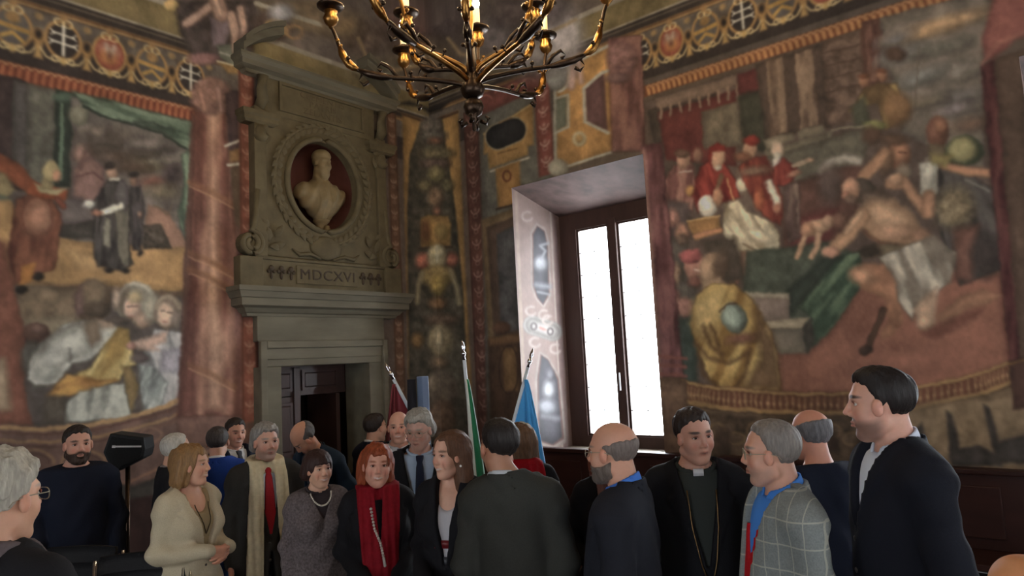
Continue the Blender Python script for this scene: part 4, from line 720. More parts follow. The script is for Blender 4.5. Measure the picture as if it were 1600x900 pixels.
for sx in (-1, 1):      # broken segmental pediment
    pts = []; R0, R1 = 1.0, 1.16
    A = np.linspace(radians(34), radians(66), 9)
    arc = [(DX+sx*(.98-R1*0-(cos(radians(34))-cos(a))*1.05), 5.09+(sin(a)-sin(radians(34)))*.85) for a in A]
    up_ = [(x, z+.13) for x, z in arc]
    pts = arc + up_[::-1]
    if sx > 0: pts = pts[::-1]
    PA_ = MB().prism(pts, YL-.20, YL+.01, 'y').build('pediment_arc', M_stone2, SD)
    MB().prism([(x, z+.085) for x, z in arc] + [(x, z+.14) for x, z in arc[::-1]], YL-.245, YL-.19, 'y').build('pediment_moulding', M_stone2, PA_)
# volutes beside the panel
for sx in (-1, 1):
    cx, cz = DX+sx*.87, 3.21; pts = []
    for k in range(40): t = k/39*2*pi*2.0; r = .125-.045*k/39*2; pts.append((cx+sx*-r*cos(t+pi/2)*-1, YL-.1, cz+r*sin(t+pi/2)))
    pts = [(DX+sx*.80, YL-.1, 3.75), (DX+sx*.82, YL-.1, 3.5), (DX+sx*.84, YL-.1, 3.37)] + pts
    VO_ = MB().tube(pts, .028, 8).build('volute', M_stone, SD, True)
    MB().prism([(cx+.11*cos(2*pi*k/20), cz+.11*sin(2*pi*k/20)) for k in range(20)], YL-.09, YL+.01, 'y').build('volute_disc', M_stone, VO_)
def text(body, size, loc, parent, m, name='inscription', ext=.004, rot=(pi/2, 0, 0), sx=1.0):
    c = bpy.data.curves.new(name, 'FONT'); c.body = body; c.size = size; c.extrude = ext; c.align_x = 'CENTER'; c.align_y = 'CENTER'; c.space_character = 1.1
    c.materials.append(m); o = bpy.data.objects.new(name, c); COL.objects.link(o); o.rotation_euler = rot; o.parent = parent; o.scale = (sx, 1, 1)
    o.location = Vector(loc) - Vector(parent.location); return o
text('MDCXVI', .15, (DX, YL-.108, 2.935), SD, M_ink, sx=1.15)
for i, t in enumerate(('CLEMENTIS', 'PATRIS', 'ZELANTIS')): text(t, .095, (DX, YL-.083, 4.865-i*.085), SD, mat('inscription_worn', (92, 80, 60), rough=.8), sx=1.1, ext=.002)
ros = MB().sphere((0, 0, .06), (.03, .018, .03), 8, 6).sphere((.03, 0, .03), (.02, .015, .02), 8, 6).sphere((-.03, 0, .03), (.02, .015, .02), 8, 6).sphere((0, 0, -.01), (.018, .012, .04), 8, 6).mesh('carved_lily', mat('lily_dark_stone', (70, 58, 46), noise=.2, rough=.8), True)
for x in (-.66, -.55, -.44, .46, .57, .68): link('carved_lily', ros, SD, (x, -.095, 2.92))

# the wooden door inside it, and a dark box added behind it to keep sky light out
D = empty('door_1', ((DOOR[0]+DOOR[1])/2, YL+.33, 0), kind='structure')
dy = YL+.36; M_door = mat('carved_dark_door', (66, 46, 42), noise=.25, scale=10, rough=.35, spec=.5, stretch=(1, 1, .25))
x0, x1 = DOOR[0], DOOR[1]
def panel_set(parent, xa, xb, za, zb, y):
    bevel(MB().box(xa, xb, y-.03, y, za, zb).build('raised_panel', M_door, parent), .02, 2)
    m2 = MB()
    for q in ((xa-.03, xb+.03, zb, zb+.03), (xa-.03, xb+.03, za-.03, za), (xa-.03, xa, za, zb), (xb, xb+.03, za, zb)): m2.box(q[0], q[1], y-.022, y, q[2], q[3])
    m2.build('panel_moulding', M_door, parent)
tr = MB().box(x0, x1, dy, dy+.05, 1.70, 2.012).build('transom', M_door, D); panel_set(D, x0+.08, x0+.38, 1.78, 1.94, dy); panel_set(D, x0+.56, x1-.14, 1.78, 1.94, dy)
lf = MB().box(x0, x0+.5, dy, dy+.05, .02, 1.69).build('leaf_panel', M_door, D); panel_set(D, x0+.08, x0+.38, 1.12, 1.60, dy); panel_set(D, x0+.08, x0+.38, .2, 1.0, dy)
bevel(MB().box(x0+.42, x0+.5, dy-.035, dy+.02, .02, 2.0).build('stile', M_door, D), .01)
MB().sphere((x0+.46, dy-.06, 1.02), .03).build('knob', mat('brass', (190, 150, 80), metal=1, rough=.35), D, True)
V = MB(); V.box(x0+1.0, x0+1.05, dy+.04, dy+.60, .02, 1.69); V.build('open_leaf', M_door, D)
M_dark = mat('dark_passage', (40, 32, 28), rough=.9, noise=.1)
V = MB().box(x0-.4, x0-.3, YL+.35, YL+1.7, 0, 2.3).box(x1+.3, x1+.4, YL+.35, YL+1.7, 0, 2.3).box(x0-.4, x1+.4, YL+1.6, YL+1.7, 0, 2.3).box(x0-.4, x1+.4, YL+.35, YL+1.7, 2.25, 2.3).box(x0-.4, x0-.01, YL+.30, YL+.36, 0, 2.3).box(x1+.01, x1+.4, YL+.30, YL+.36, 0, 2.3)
V.build('wall_passage_lightblock', M_dark, kind='structure')  # added dark-walled box, blocks sky light behind the door opening
# ------------------------------------------------------------------ figures: signed-distance bodies turned into one continuous surface
f32 = np.float32
def cap_(P, a, b, ra, rb):
    a = np.asarray(a, f32); b = np.asarray(b, f32); ba = b-a; pa = P-a
    h = np.clip(pa@ba/f32(ba@ba+1e-9), 0, 1); d = pa - h[:, None]*ba
    return np.sqrt((d*d).sum(1)) - (ra+(rb-ra)*h)
def ell_(P, c, r):
    r = np.asarray(r, f32); q = (P-np.asarray(c, f32)); k0 = np.sqrt(((q/r)**2).sum(1)); k1 = np.sqrt(((q/(r*r))**2).sum(1))+f32(1e-6)
    return k0*(k0-1)/k1
def smin(a, b, k):
    h = np.clip(.5+.5*(b-a)/k, 0, 1); return b+(a-b)*h - k*h*(1-h)
def smax(a, b, k): return -smin(-a, -b, k)
def nets(Fv, xs, ys, zs):
    """surface nets on a rectilinear grid"""
    nx, ny, nz = Fv.shape; S = Fv < 0
    c = [S[i:nx-1+i, j:ny-1+j, k:nz-1+k] for i in (0, 1) for j in (0, 1) for k in (0, 1)]
    cnt = sum(x.astype(np.int8) for x in c); act = (cnt > 0) & (cnt < 8)
    I, J, K = np.nonzero(act)
    if not len(I): return np.zeros((0, 3)), np.zeros((0, 4), int)
    vid = np.full(act.shape, -1, np.int32); vid[I, J, K] = np.arange(len(I))
    pos = np.zeros((len(I), 3), f32); n = np.zeros(len(I), f32)
    X0, X1, Y0, Y1, Z0, Z1 = xs[I], xs[I+1], ys[J], ys[J+1], zs[K], zs[K+1]
    g = lambda i, j, k: Fv[I+i, J+j, K+k]
    for ax in range(3):
        for u in (0, 1):
            for v in (0, 1):
                a = [(0, u, v), (u, 0, v), (u, v, 0)][ax]; b = [(1, u, v), (u, 1, v), (u, v, 1)][ax]
                fa, fb = g(*a), g(*b); m = (fa < 0) != (fb < 0); t = np.where(m, fa/np.where(m, fa-fb, 1), 0)
                p = [np.where(a[0], X1, X0), np.where(a[1], Y1, Y0), np.where(a[2], Z1, Z0)]
                lo, hi = ((X0, X1), (Y0, Y1), (Z0, Z1))[ax]; p[ax] = lo+(hi-lo)*t
                pos += np.stack(p, -1)*m[:, None]; n += m
    pos /= n[:, None]
    Q = []
    for ax in range(3):
        A = [S[:-1, 1:-1, 1:-1], S[1:-1, :-1, 1:-1], S[1:-1, 1:-1, :-1]][ax]; B = [S[1:, 1:-1, 1:-1], S[1:-1, 1:, 1:-1], S[1:-1, 1:-1, 1:]][ax]
        for sg in (0, 1):
            i, j, k = np.nonzero(A & ~B if sg == 0 else ~A & B)
            if ax == 0: j = j+1; k = k+1; q = [vid[i, j-1, k-1], vid[i, j, k-1], vid[i, j, k], vid[i, j-1, k]]
            elif ax == 1: i = i+1; k = k+1; q = [vid[i-1, j, k-1], vid[i-1, j, k], vid[i, j, k], vid[i, j, k-1]]
            else: i = i+1; j = j+1; q = [vid[i-1, j-1, k], vid[i, j-1, k], vid[i, j, k], vid[i-1, j, k]]
            Q.append(np.stack(q if sg == 0 else q[::-1], -1))
    return pos, np.concatenate(Q)
def axis(lo, hi, h, fl=None, fh=None, hf=None):
    """coarse spacing h with an optional fine stretch fl..fh of spacing hf"""
    if fl is None: return np.linspace(lo, hi, max(3, int((hi-lo)/h)+2)).astype(f32)
    fl = max(fl, lo); fh = min(fh, hi); parts = []
    if fl > lo+1e-4: parts.append(np.linspace(lo, fl, max(2, int((fl-lo)/h)+2))[:-1])
    parts.append(np.linspace(fl, fh, max(2, int((fh-fl)/hf)+2)))
    if hi > fh+1e-4: parts.append(np.linspace(fh, hi, max(2, int((hi-fh)/h)+2))[1:])
    return np.concatenate(parts).astype(f32)
def solid(fn, xs, ys, zs):
    X, Y, Z_ = np.meshgrid(xs, ys, zs, indexing='ij'); P = np.stack([X.ravel(), Y.ravel(), Z_.ravel()], -1)
    d = fn(P).astype(f32).reshape(X.shape)
    return nets(d, xs, ys, zs)
def rotm(yaw=0, pitch=0, roll=0):
    """local frame x right, y forward, z up; yaw turns to the left, pitch looks down"""
    return np.array(Matrix.Rotation(radians(yaw), 3, 'Z') @ Matrix.Rotation(-radians(pitch), 3, 'X') @ Matrix.Rotation(radians(roll), 3, 'Y'), f32)

# --- head in its own frame: origin between the ears
def cran_(P): return ell_(P, (0, -.012, .036), (.074, .096, .084))
def head_(P, fem=0.0, fat=0.0, nose=1.0):
    A = P.copy(); A[:, 0] = np.abs(A[:, 0])
    d = cran_(P)
    d = smin(d, ell_(P, (0, .028, -.03), (.059+.012*fat, .062, .088)), .03)
    d = smin(d, cap_(A, (.046+.01*fat-.006*fem, 0, -.062), (.016, .052, -.1), .022+.012*fat, .016), .025)
    d = smin(d, ell_(P, (0, .058, -.1), (.028-.004*fem, .024, .020)), .016)
    d = smin(d, ell_(A, (.038, .052, -.03), (.024+.008*fat, .026, .028)), .02)
    d = smin(d, cap_(A, (0, .080, .028), (.034, .072, .026), .012-.003*fem, .012-.004*fem), .014)
    d = smax(d, -ell_(A, (.031, .098, .006), (.019, .018, .013)), .010)
    d = smin(d, cap_(P, (0, .087, .014), (0, .098*nose+.003, -.024), .0062, .0105), .008)
    d = smin(d, ell_(A, (.011, .093, -.031), (.0085, .010, .008)), .006)
    d = smin(d, cap_(A, (0, .090, -.0565), (.019, .081, -.058), .0062, .004), .005)
    d = smin(d, cap_(A, (0, .089, -.067), (.017, .080, -.066), .0072, .0045), .005)
    d = smax(d, -cap_(A, (0, .099, -.0615), (.022, .088, -.0615), .0032, .0025), .004)
    ear = ell_(A@np.array(Matrix.Rotation(.25, 3, 'Z'), f32), (.0785, -.004, -.006), (.0095, .0185, .029)); d = smin(d, ear, .007)
    d = smax(d, -ell_(A, (.089, .001, -.003), (.009, .010, .017)), .006)
    return d
def strands(P, f=95., a=.0025):
    x, y, z = P[:, 0]*f, P[:, 1]*f, P[:, 2]*f
    return a*(np.sin(x+.6*np.sin(z*.35))*np.sin(y*.9+.5*np.sin(x*.3)) + .6*np.sin(1.7*x-1.3*y+.5*z))
def hair_(P, style, vol):
    A = P.copy(); A[:, 0] = np.abs(A[:, 0]); y, z, x = P[:, 1], P[:, 2], A[:, 0]
    line = np.interp(y, [-.12, -.06, -.03, -.012, .006, .016, .024, .05, .07, .11], [-.072, -.068, -.055, .0, .0, -.012, .03, .058, .080, .088])
    jit = .004*np.sin(P[:, 0]*210)+.003*np.sin(P[:, 0]*333+1); line = line + jit + np.where((x > .03) & (y > .02), .010, 0)
    tp = np.clip((z-line)/.05, .10, 1.0)**.8*np.interp(z, [-.05, .03, .08], [.35, .6, 1.0]); d = cran_(P)-.0012-vol*tp
    if style == 'short':
        d = smin(d, ell_(P, (0, .016, .078), (.056, .056, .034+vol*.75)), .02); d = smax(d, line-z, .004)
    elif style == 'quiff':
        d = smin(d, ell_(P, (.0, .022, .094), (.054, .052, .030)), .025); d = smax(d, line-z, .004)
    elif style == 'receding':
        d = smax(d, line+np.interp(y, [0, .04, .1], [0, .012, .035])-z, .008)
    elif style == 'fringe':      # bald on top, hair round the back and sides
        top = np.interp(y, [-.11, -.06, 0, .05], [.085, .075, .055, .02])
        d = smax(smax(d, line-z, .006), z-top, .006)
    elif style == 'shaved':
        top = np.interp(y, [-.11, -.06, 0, .05], [.06, .055, .04, .015]); d = smax(smax(cran_(P)-.0035, line-z, .006), z-top, .008)
    elif style == 'curly':
        d = smin(d, ell_(P, (0, -.01, .05), (.088, .105, .085)), .02); d = smax(d, line-.006-z, .010)
    elif style == 'swept':       # thick grey hair brushed back, covering the ears
        d = smin(d, ell_(P, (0, -.005, .06), (.084, .105, .075)), .02); d = smin(d, ell_(A, (.06, -.04, -.01), (.034, .05, .06)), .02)
        d = smax(d, line-.008-z, .01)
    else:
        low = {'bob': -.105, 'bangs': -.075, 'long': -.27, 'wavy': -.13}[style]
        body = smin(ell_(P, (0, -.02, .035), (.088+vol*.5, .108+vol*.4, .094+vol*.4)), cap_(A, (.055, -.035, .0), (.060, -.045, low+.05), .052, .046+vol*.6), .03)
        body = smin(body, cap_(P, (0, -.07, 0), (0, -.075, low+.05), .055, .05+vol*.4), .03)
        top = {'bob': .066, 'bangs': .034, 'long': .082, 'wavy': .062}[style]
        face = smax(ell_(P, (0, .105, -.02), (.061, .115, .145)), z-top, .015)
        side = np.maximum(np.maximum(y-.065, -1.0), -1.0)
        d = smax(smax(body, -face, .01), low-z, .015); d = smax(d, y-.098, .01)
    return d

HANDS = {}
def hand_mesh(curl):
    if curl in HANDS: return HANDS[curl]
    xk = [.030, .010, -.010, -.029]; ln = [.072, .081, .076, .060]; pr = []
    for i in range(4):
        pr.append(('p', (xk[i]*.55, 0, -.012), (xk[i], 0, -.088), .0135, .0115))
        p = np.array([xk[i], 0, -.089]); a = radians(curl*.45+4*i*.5)
        for q, f in enumerate((.46, .30, .24)):
            e = p + ln[i]*f*np.array([.06*(1.5-i)*.6, sin(a), -cos(a)]); pr.append(('f', p, e, .0094-.0012*q, .0088-.0014*q)); p = e; a += radians(curl)
    th = [np.array(v) for v in ((.026, .006, -.026), (.048, .018, -.055), (.052, .034, -.082), (.046, .048, -.102))]
    def fn(P):
        d = ell_(P, (0, .002, -.05), (.036, .013, .045)); d = smin(d, cap_(P, (0, 0, .012), (0, 0, -.01), .025, .025), .02)
        for k, a, b, r0, r1 in pr:
            if k == 'p': d = smin(d, cap_(P, a, b, r0, r1), .010)
        fg = None
        for k, a, b, r0, r1 in pr:
            if k == 'f': c = cap_(P, a, b, r0, r1); fg = c if fg is None else np.minimum(fg, c)
        d = smin(d, fg, .004)
        t = np.minimum(np.minimum(cap_(P, th[0], th[1], .0145, .0115), cap_(P, th[1], th[2], .0112, .0098)), cap_(P, th[2], th[3], .0095, .0075))
        return smin(d, t, .008)
    h = .0052; HANDS[curl] = solid(fn, axis(-.06, .075, h), axis(-.03, .11, h), axis(-.19, .045, h)); return HANDS[curl]

def skin_mat(): return attr_mat('skin', rough=.5, noise=.05, scale=60, bump=.05, spec=.35, sss=.12)
EYE_W = lambda: mat('eye_white', (206, 198, 190), rough=.25)
def cloth_mat(key, rgb, scale=220, bump=.15, noise=.12, rough=.85, **k): return mat('cloth_'+key, rgb, rough=rough, noise=noise, scale=scale, bump=bump, spec=.15, **k)
def hair_mat(key, rgb): return mat('hair_'+key, rgb, rough=.55, noise=.30, scale=70, bump=.5, stretch=(1.6, 1.6, .35), spec=.3)

def person(label, px, depth, face, body=None, pitch=0, tilt=0, lean=0, fem=0, fat=0.0, skin=(196, 150, 128), hair=('short', .012, 'dark', (46, 36, 32)),
           jacket=None, shirt=None, tie=None, vz=1.12, vw=.085, hem=.76, arms=None, trousers=(40, 38, 42), beard=0, beard_col=(70, 56, 48), glasses=None, extra=(), shoulder=None,
           res=.0057, clasp=None, cres=.0115, smile=0, eyes=(60, 44, 36), brow=None, nose=1.0, collar=None, no_lapel=False, group=None, name='person', seat=None, nohair=False, skirt=False, hand_in=None, hx=0.0):
    """px: drawing position of the head centre; face/body: 0 looks at the camera, 90 to the right of the picture, 180 away"""
    body = face if body is None else body
    hc = at(px[0], px[1], depth)
    HC = np.array([hx, .022, 1.620]); hip = np.array([0, 0, .92])
    Rl = np.array(Matrix.Rotation(-radians(lean), 3, 'X'))
    hl = hip + Rl@(HC-hip); s = hc[2]/hl[2] if seat is None else seat
    dirh = np.array([hc[0], hc[1], 0.]); dirh /= np.linalg.norm(dirh); rth = np.array([dirh[1], -dirh[0], 0])
    fv = -dirh*cos(radians(body)) + rth*sin(radians(body)); yaw = math.atan2(fv[1], fv[0])-pi/2
    c, q = cos(yaw), sin(yaw); off = np.array([c*hl[0]-q*hl[1], q*hl[0]+c*hl[1]])*s
    z0 = hc[2]-hl[2]*s
    E_ = empty(name, (hc[0]-off[0], hc[1]-off[1], max(z0, 0) if seat is not None else 0), label, 'person', group); E_.rotation_euler = (0, 0, yaw)
    Rh = (rotm(face-body, pitch, tilt)).astype(f32)
    Rli = Rl.T.astype(f32); hipf = hip.astype(f32); HCf = HC.astype(f32)
    toT = lambda P: (P-hipf)@Rli.T+hipf if lean else P
    toH = lambda P: (toT(P)-HCf)@Rh          # = Rh^T (p - HC)
    frH = lambda V: (hip + (HC + V@Rh.T.astype(float) - hip)@Rl.T)
    frT = lambda V: (hip + (np.asarray(V, float)-hip)@Rl.T)
    sw = shoulder if shoulder else (.171-.024*fem); bw = .94-.09*fem
    if arms is None: arms = [((sw+.055, -.03, 1.13), (sw+.06, .05, .885)), ((-sw-.055, -.03, 1.13), (-sw-.06, .05, .885))]
    if clasp is not None:
        cz, cy = clasp; arms = [((sw+.055, -.03, 1.14), (.075, cy, cz)), ((-sw-.055, -.03, 1.14), (-.075, cy, cz-.012))]
    def torso(P):
        d = ell_(P, (0, 0, 1.26), (.168*bw+.03*fat, .112+.03*fat, .215))
        A = P.copy(); A[:, 0] = np.abs(A[:, 0])
        d = smin(d, cap_(A, (0, -.012, 1.405), (sw-.015, -.012, 1.39), .072, .066), .06)
        d = smin(d, cap_(A, (0, -.02, 1.49), (sw*.62, -.02, 1.435), .05, .035), .05)
        d = smin(d, ell_(P, (0, .012+.03*fat, 1.06), (.148*bw+.05*fat, .112+.06*fat, .19)), .08)
        d = smin(d, ell_(P, (0, -.005, .93), (.168+.012*fem+.03*fat, .118+.03*fat, .14)), .06)
        if fem: d = smin(d, ell_(A, (.075, .075, 1.27), (.075, .062, .07)), .04)
        return d
    def armsd(P, infl, full=True):
        d = None
        for sg, (e, w_) in zip((1, -1), arms):
            sh = (sg*sw, -.012, 1.395)
            a = smin(cap_(P, sh, e, .053+infl, .042+infl), cap_(P, e, w_, .044+infl, .031+infl*1.1), .03)
            d = a if d is None else np.minimum(d, a)
        return d
    neck = lambda P, r=0: cap_(P, (0, -.030, 1.43), HCf+np.array([0, -.030, -.055], f32), .060*(1-.14*fem)+.012*fat+r, .053*(1-.16*fem)+.01*fat+r)
    S3 = lambda V: V*s
    def put(nm, VQ, m, parent=E_, **k):
        V, Q = VQ
        if not len(V): return None
        V = np.asarray(V, float)*s; c0 = V.mean(0) if parent is not E_ else np.zeros(3)
        return link(nm, np_mesh(nm, V, Q, m, True, **k), parent)
    # --- body: head, neck, upper body, arms and hands
    def skinfn(P):
        T = toT(P); d = smin(head_(toH(P), fem, fat, nose), neck(T), .018)
        return smin(d, torso(T)+.012, .04)
    hb = frH(np.zeros((1, 3)))[0]; corners = frT([(x, y, z) for x in (-.24, .24) for y in (-.18, .22) for z in (1.14, 1.5)])
    lo = np.minimum(corners.min(0), hb-.15); hi_ = np.maximum(corners.max(0), hb+.15); fr = .132
    co = .032
    xs = axis(lo[0], hi_[0], co, hb[0]-fr, hb[0]+fr, res); ys = axis(lo[1], hi_[1], co, hb[1]-fr, hb[1]+fr, res); zs = axis(lo[2], hi_[2], co, hb[2]-.13, hb[2]+.135, res)
    V, Q = solid(skinfn, xs, ys, zs)
    nb = len(V)
    h = toH(V.astype(f32)); ax_, hy, hz = np.abs(h[:, 0]), h[:, 1], h[:, 2]
    sk = np.array(skin, float); C = np.tile(sk, (nb, 1))
    def tint(m, col, a): 
        w_ = (np.clip(m, 0, 1)*a)[:, None]; C[:] = C*(1-w_) + np.array(col, float)*w_
    red = np.clip(sk*np.array([1.02, .82, .80]), 0, 255)
    tint(1-np.hypot((ax_-.04)/.026, (hz+.03)/.026)*np.where(hy > .02, 1, 9), red, .55); tint(1-np.hypot(ax_/.018, (hz+.024)/.018)*np.where(hy > .08, 1, 9), red, .5); tint((ax_-.074)/.008*(np.abs(hz) < .05), red, .3)
    tint((1.2-np.hypot(ax_/.021, (hz+.062)/.0095))*2.5*(hy > .07), np.clip(sk*np.array([.84, .62, .60]), 0, 255), .8 if fem else .55)
    if smile: tint((1.2-np.hypot(ax_/.026, (hz+.062-.28*ax_**1.0*.45)/.0062))*2.2*(hy > .06), (216, 206, 196), .75); tint((1.2-np.hypot((ax_-.040)/.005, (hz+.045-.0)/.022))*1.5*(hy > .04), sk*np.array([.74, .62, .58]), .5)
    else: tint((1.1-np.hypot(ax_/.02, (hz+.0615)/.0035))*2*(hy > .07), sk*.45, .7)
    bc = np.array(brow if brow else hair[3], float)*.9
    arch = .030-.35*(ax_-.032)**2*10; tint((1.2-np.hypot((ax_-.033)/.020, (hz-arch)/.006))*2.0*(hy > .04), bc, .8 if not fem else .65)
    tint((1.1-np.hypot((ax_-.031)/.019, (hz-.006)/.011))*1.3*(hy > .05), sk*np.array([.72, .62, .60]), .6)
    if beard: 
        m = np.clip((np.interp(hy, [0, .03, .07], [-.022, -.040, -.044])-hz)/.022, 0, 1)*np.clip((hy+.004)/.03, 0, 1)*np.clip((hz+.125)/.02, 0, 1); m = np.where((ax_ < .02) & (hz > -.071) & (hz < -.050), 0, m); tint(m, beard_col, beard)
        tint((1.2-np.hypot(ax_/.03, (hz+.047)/.008))*2*(hy > .06), beard_col, beard)
    # hands
    def place_hand(sg, W, dirv, nrm, curl):
        HV, HQ = hand_mesh(curl); HV = HV.astype(float).copy(); HQ = HQ.copy()
        if sg > 0: HV[:, 0] *= -1; HQ = HQ[:, ::-1]
        z_ = -np.asarray(dirv, float); z_ /= np.linalg.norm(z_); y = np.asarray(nrm, float); y = y - z_*(y@z_); y /= np.linalg.norm(y); x = np.cross(y, z_)
        return frT(W + (HV*(.96 if fem else 1.04))@np.array([x, y, z_])), HQ
    parts = []
    for i, (sg, (e, w_)) in enumerate(zip((1, -1), arms)):
        e = np.array(e); w_ = np.array(w_); dv = w_-e; dv /= np.linalg.norm(dv)
        if clasp is not None:
            dv = np.array([-sg*.80, .30-.12*i, -.28+.08*i]); parts.append(place_hand(sg, w_+dv*.005, dv, (.12*sg, -1, .35) if i == 0 else (.1*sg, -1, -.15), 48))
        elif hand_in is not None and sg == hand_in[0]: parts.append(place_hand(sg, w_+dv*.01, hand_in[1], hand_in[2], 30))
        else: parts.append(place_hand(sg, w_+dv*.01, dv+np.array([0, .05, -.1]), (-sg, .25, 0), 24))
    Vs = [np.asarray(V, float)]; Qs = [Q]; n0 = nb
    for HV, HQ in parts: Vs.append(HV); Qs.append(HQ+n0); n0 += len(HV)
    C = np.concatenate([C, np.tile(sk*np.array([1.0, .94, .92]), (n0-nb, 1))])
    Vb = np.concatenate(Vs); Qb = np.concatenate(Qs)
    bo = put('body', (Vb, Qb), skin_mat(), cols=np.clip(lin(np.clip(C, 0, 255)), 0, .85))
    # --- eyes, hair, beard, glasses (worked in the head frame)
    ew, ei = EYE_W(), mat('iris_%d' % eyes[0], eyes, rough=.2)
    for sx in (-1, 1):
        c0 = np.array([sx*.031, .0745, .006]); mb = MB(); mb.sphere((0, 0, 0), (.0135, .008, .0072 if not smile else .0055), 12, 8)
        Ve = np.array(mb.V); me = np_mesh('eye', frH(Ve+c0)*s, mb.Fc, [ew, ei], True, mi=[1 if (np.hypot(np.mean([mb.V[i][0] for i in f]), np.mean([mb.V[i][2] for i in f])) < .0062 and np.mean([mb.V[i][1] for i in f]) > 0) else 0 for f in mb.Fc])
        EY = link('eye', me, E_)
        lid = MB().tube([(sx*.031-.0155, .079, .006), (sx*.031-.008, .085, .0125), (sx*.031, .0868, .0142), (sx*.031+.008, .085, .0125), (sx*.031+.0155, .079, .006)], [.0012, .0022, .0026, .0022, .0012], 6)
        link('eyelid', np_mesh('eyelid', frH(np.array(lid.V))*s, lid.Fc, mat('lid_%d' % int(sk[0]), sk*np.array([.62, .5, .48]), rough=.6), True), EY)
    if hair and not nohair:
        st, vol, hk, hcol = hair; R0 = .16
        if st in ('long',): zl = -.30
        elif st in ('bob', 'wavy', 'bangs'): zl = -.17
        else: zl = -.12
        amp = {'curly': .007, 'wavy': .006, 'bob': .003, 'long': .003, 'swept': .004}.get(st, .0018); fq = {'curly': 110., 'wavy': 75.}.get(st, 120.)
        hr = res*1.22
        VQ = solid(lambda P: hair_(P, st, vol)+strands(P, fq, amp), axis(-.135, .135, hr), axis(-.165, .135, hr), axis(zl, .165, hr))
        put('hair', (frH(VQ[0].astype(float)), VQ[1]), hair_mat(hk, hcol))
    if beard > .6:
        def bf(P):
            A = P.copy(); A[:, 0] = np.abs(A[:, 0])
            d = head_(P, fem, fat, nose)-.006-strands(P, 150., .002); cut = np.interp(P[:, 1], [-.02, .02, .06, .1], [-.02, -.045, -.052, -.046])
            d = smax(d, P[:, 2]-cut, .008); d = smax(d, -.012-P[:, 1], .008); d = smax(d, -ell_(P, (0, .095, -.062), (.024, .03, .010)), .004); return smax(d, -.128-P[:, 2], .01)
        VQ = solid(bf, axis(-.09, .09, res), axis(-.04, .125, res), axis(-.14, -.01, res)); put('beard', (frH(VQ[0].astype(float)), VQ[1]), hair_mat('beard_%d' % int(beard_col[0]), beard_col))
    if glasses:
        mb = MB()
        for sx in (-1, 1):
            pts = [(sx*.033+.0235*np.sign(cos(t))*abs(cos(t))**.7, .0965, .002+.0165*np.sign(sin(t))*abs(sin(t))**.7) for t in np.linspace(0, 2*pi, 19)]
            mb.tube(pts, .0016, 6, False); mb.tube([(sx*.057, .0955, .008), (sx*.073, .08, .009), (sx*.082, .01, .010), (sx*.082, -.02, .0), (sx*.080, -.028, -.012)], .0016, 6)
        mb.tube([(-.010, .0975, .005), (0, .101, .008), (.010, .0975, .005)], .0015, 6)
        put('glasses', (frH(np.array(mb.V)), mb.Fc), mat('spectacle_frame', glasses, rough=.35, metal=.3))
    # --- clothes
    Z_hi = 1.55
    cb = np.concatenate([frT([(x, y, z) for x in (-.36, .36) for y in (-.24, .48) for z in (min(hem, .8), Z_hi)])]); cl, ch = cb.min(0)-.02, cb.max(0)+.02
    fold = lambda T: .0035*(np.sin(T[:, 2]*31+6*T[:, 0]+3*np.sin(T[:, 0]*15))+np.sin(T[:, 0]*37+T[:, 2]*11)*.6) + .0035*np.sin(T[:, 2]*60+T[:, 0]*20)*(np.abs(T[:, 0]) > .2)
    def wedge(T, w=None, zb=None):
        zb = vz if zb is None else zb; w = vw if w is None else w
        ww = w*(T[:, 2]-zb)/(1.46-zb); return np.maximum(np.abs(T[:, 0])-ww, -.01-T[:, 1])
    def shell(offs, mask, x=(-.26, .26), y=(-.02, .3), z=(.9, 1.5), h=.007, back=None):
        """layer lying on the torso at height offs, limited by mask(T)"""
        return solid(lambda P: smax(torso(P)-offs, mask(P), .003), axis(x[0], x[1], h), axis(y[0], y[1], h), axis(z[0], z[1], h))
    def on_torso(nm, VQ, m, parent=E_): return put(nm, (frT(VQ[0]), VQ[1]), m, parent)
    jk = None
    if jacket is not None:
        jcol, jkey = jacket[:2]; jm = jacket[2] if len(jacket) > 2 else cloth_mat(jkey, jcol)
        def jf(P):
            T = toT(P); t = torso(T); long_ = smax(np.hypot(T[:, 0]/1.25, T[:, 1])-(.165+.03*fat+(.92-T[:, 2])*.10), T[:, 2]-.98, .05)
            d = smin(t-.022, smin(armsd(T, .016-.006*fem), long_, .03), .035) + fold(T)
            if not no_lapel:
                ww = vw*(T[:, 2]-vz)/(1.46-vz); e = np.abs(T[:, 0])-ww; lw = np.interp(T[:, 2], [vz, vz+.2, 1.36, 1.38, 1.46], [.005, .06, .085, .05, .045])
                lap = smax(t-.030, np.maximum(np.maximum(e-lw, -e), np.maximum(.0-T[:, 1], vz-T[:, 2])), .004); d = np.minimum(d, lap)
                d = np.minimum(d, smax(smax(neck(T, .030), T[:, 2]-1.488-.42*np.clip(-T[:, 1], -.06, .08), .006), 1.38-T[:, 2], .01))
            d = smax(d, -neck(T, .015 if not no_lapel else .004), .006); d = smax(d, T[:, 2]-(1.53 if not no_lapel else 1.49+.2*np.clip(-T[:, 1], -.06, .06)), .006)
            d = smax(d, -wedge(T), .004)
            if vz > .7 and not no_lapel: d = smax(d, -np.maximum(np.abs(T[:, 0])-.004-np.maximum(.95-T[:, 2], 0)*.12, np.maximum(.02-T[:, 1], T[:, 2]-1.0)), .004)
            return smax(d, hem-T[:, 2], .006)
        jk = put('jacket' if jacket[1] != 'sweater' else 'sweater', solid(jf, axis(cl[0], ch[0], cres), axis(cl[1], ch[1], cres), axis(cl[2], ch[2], cres)), jm)
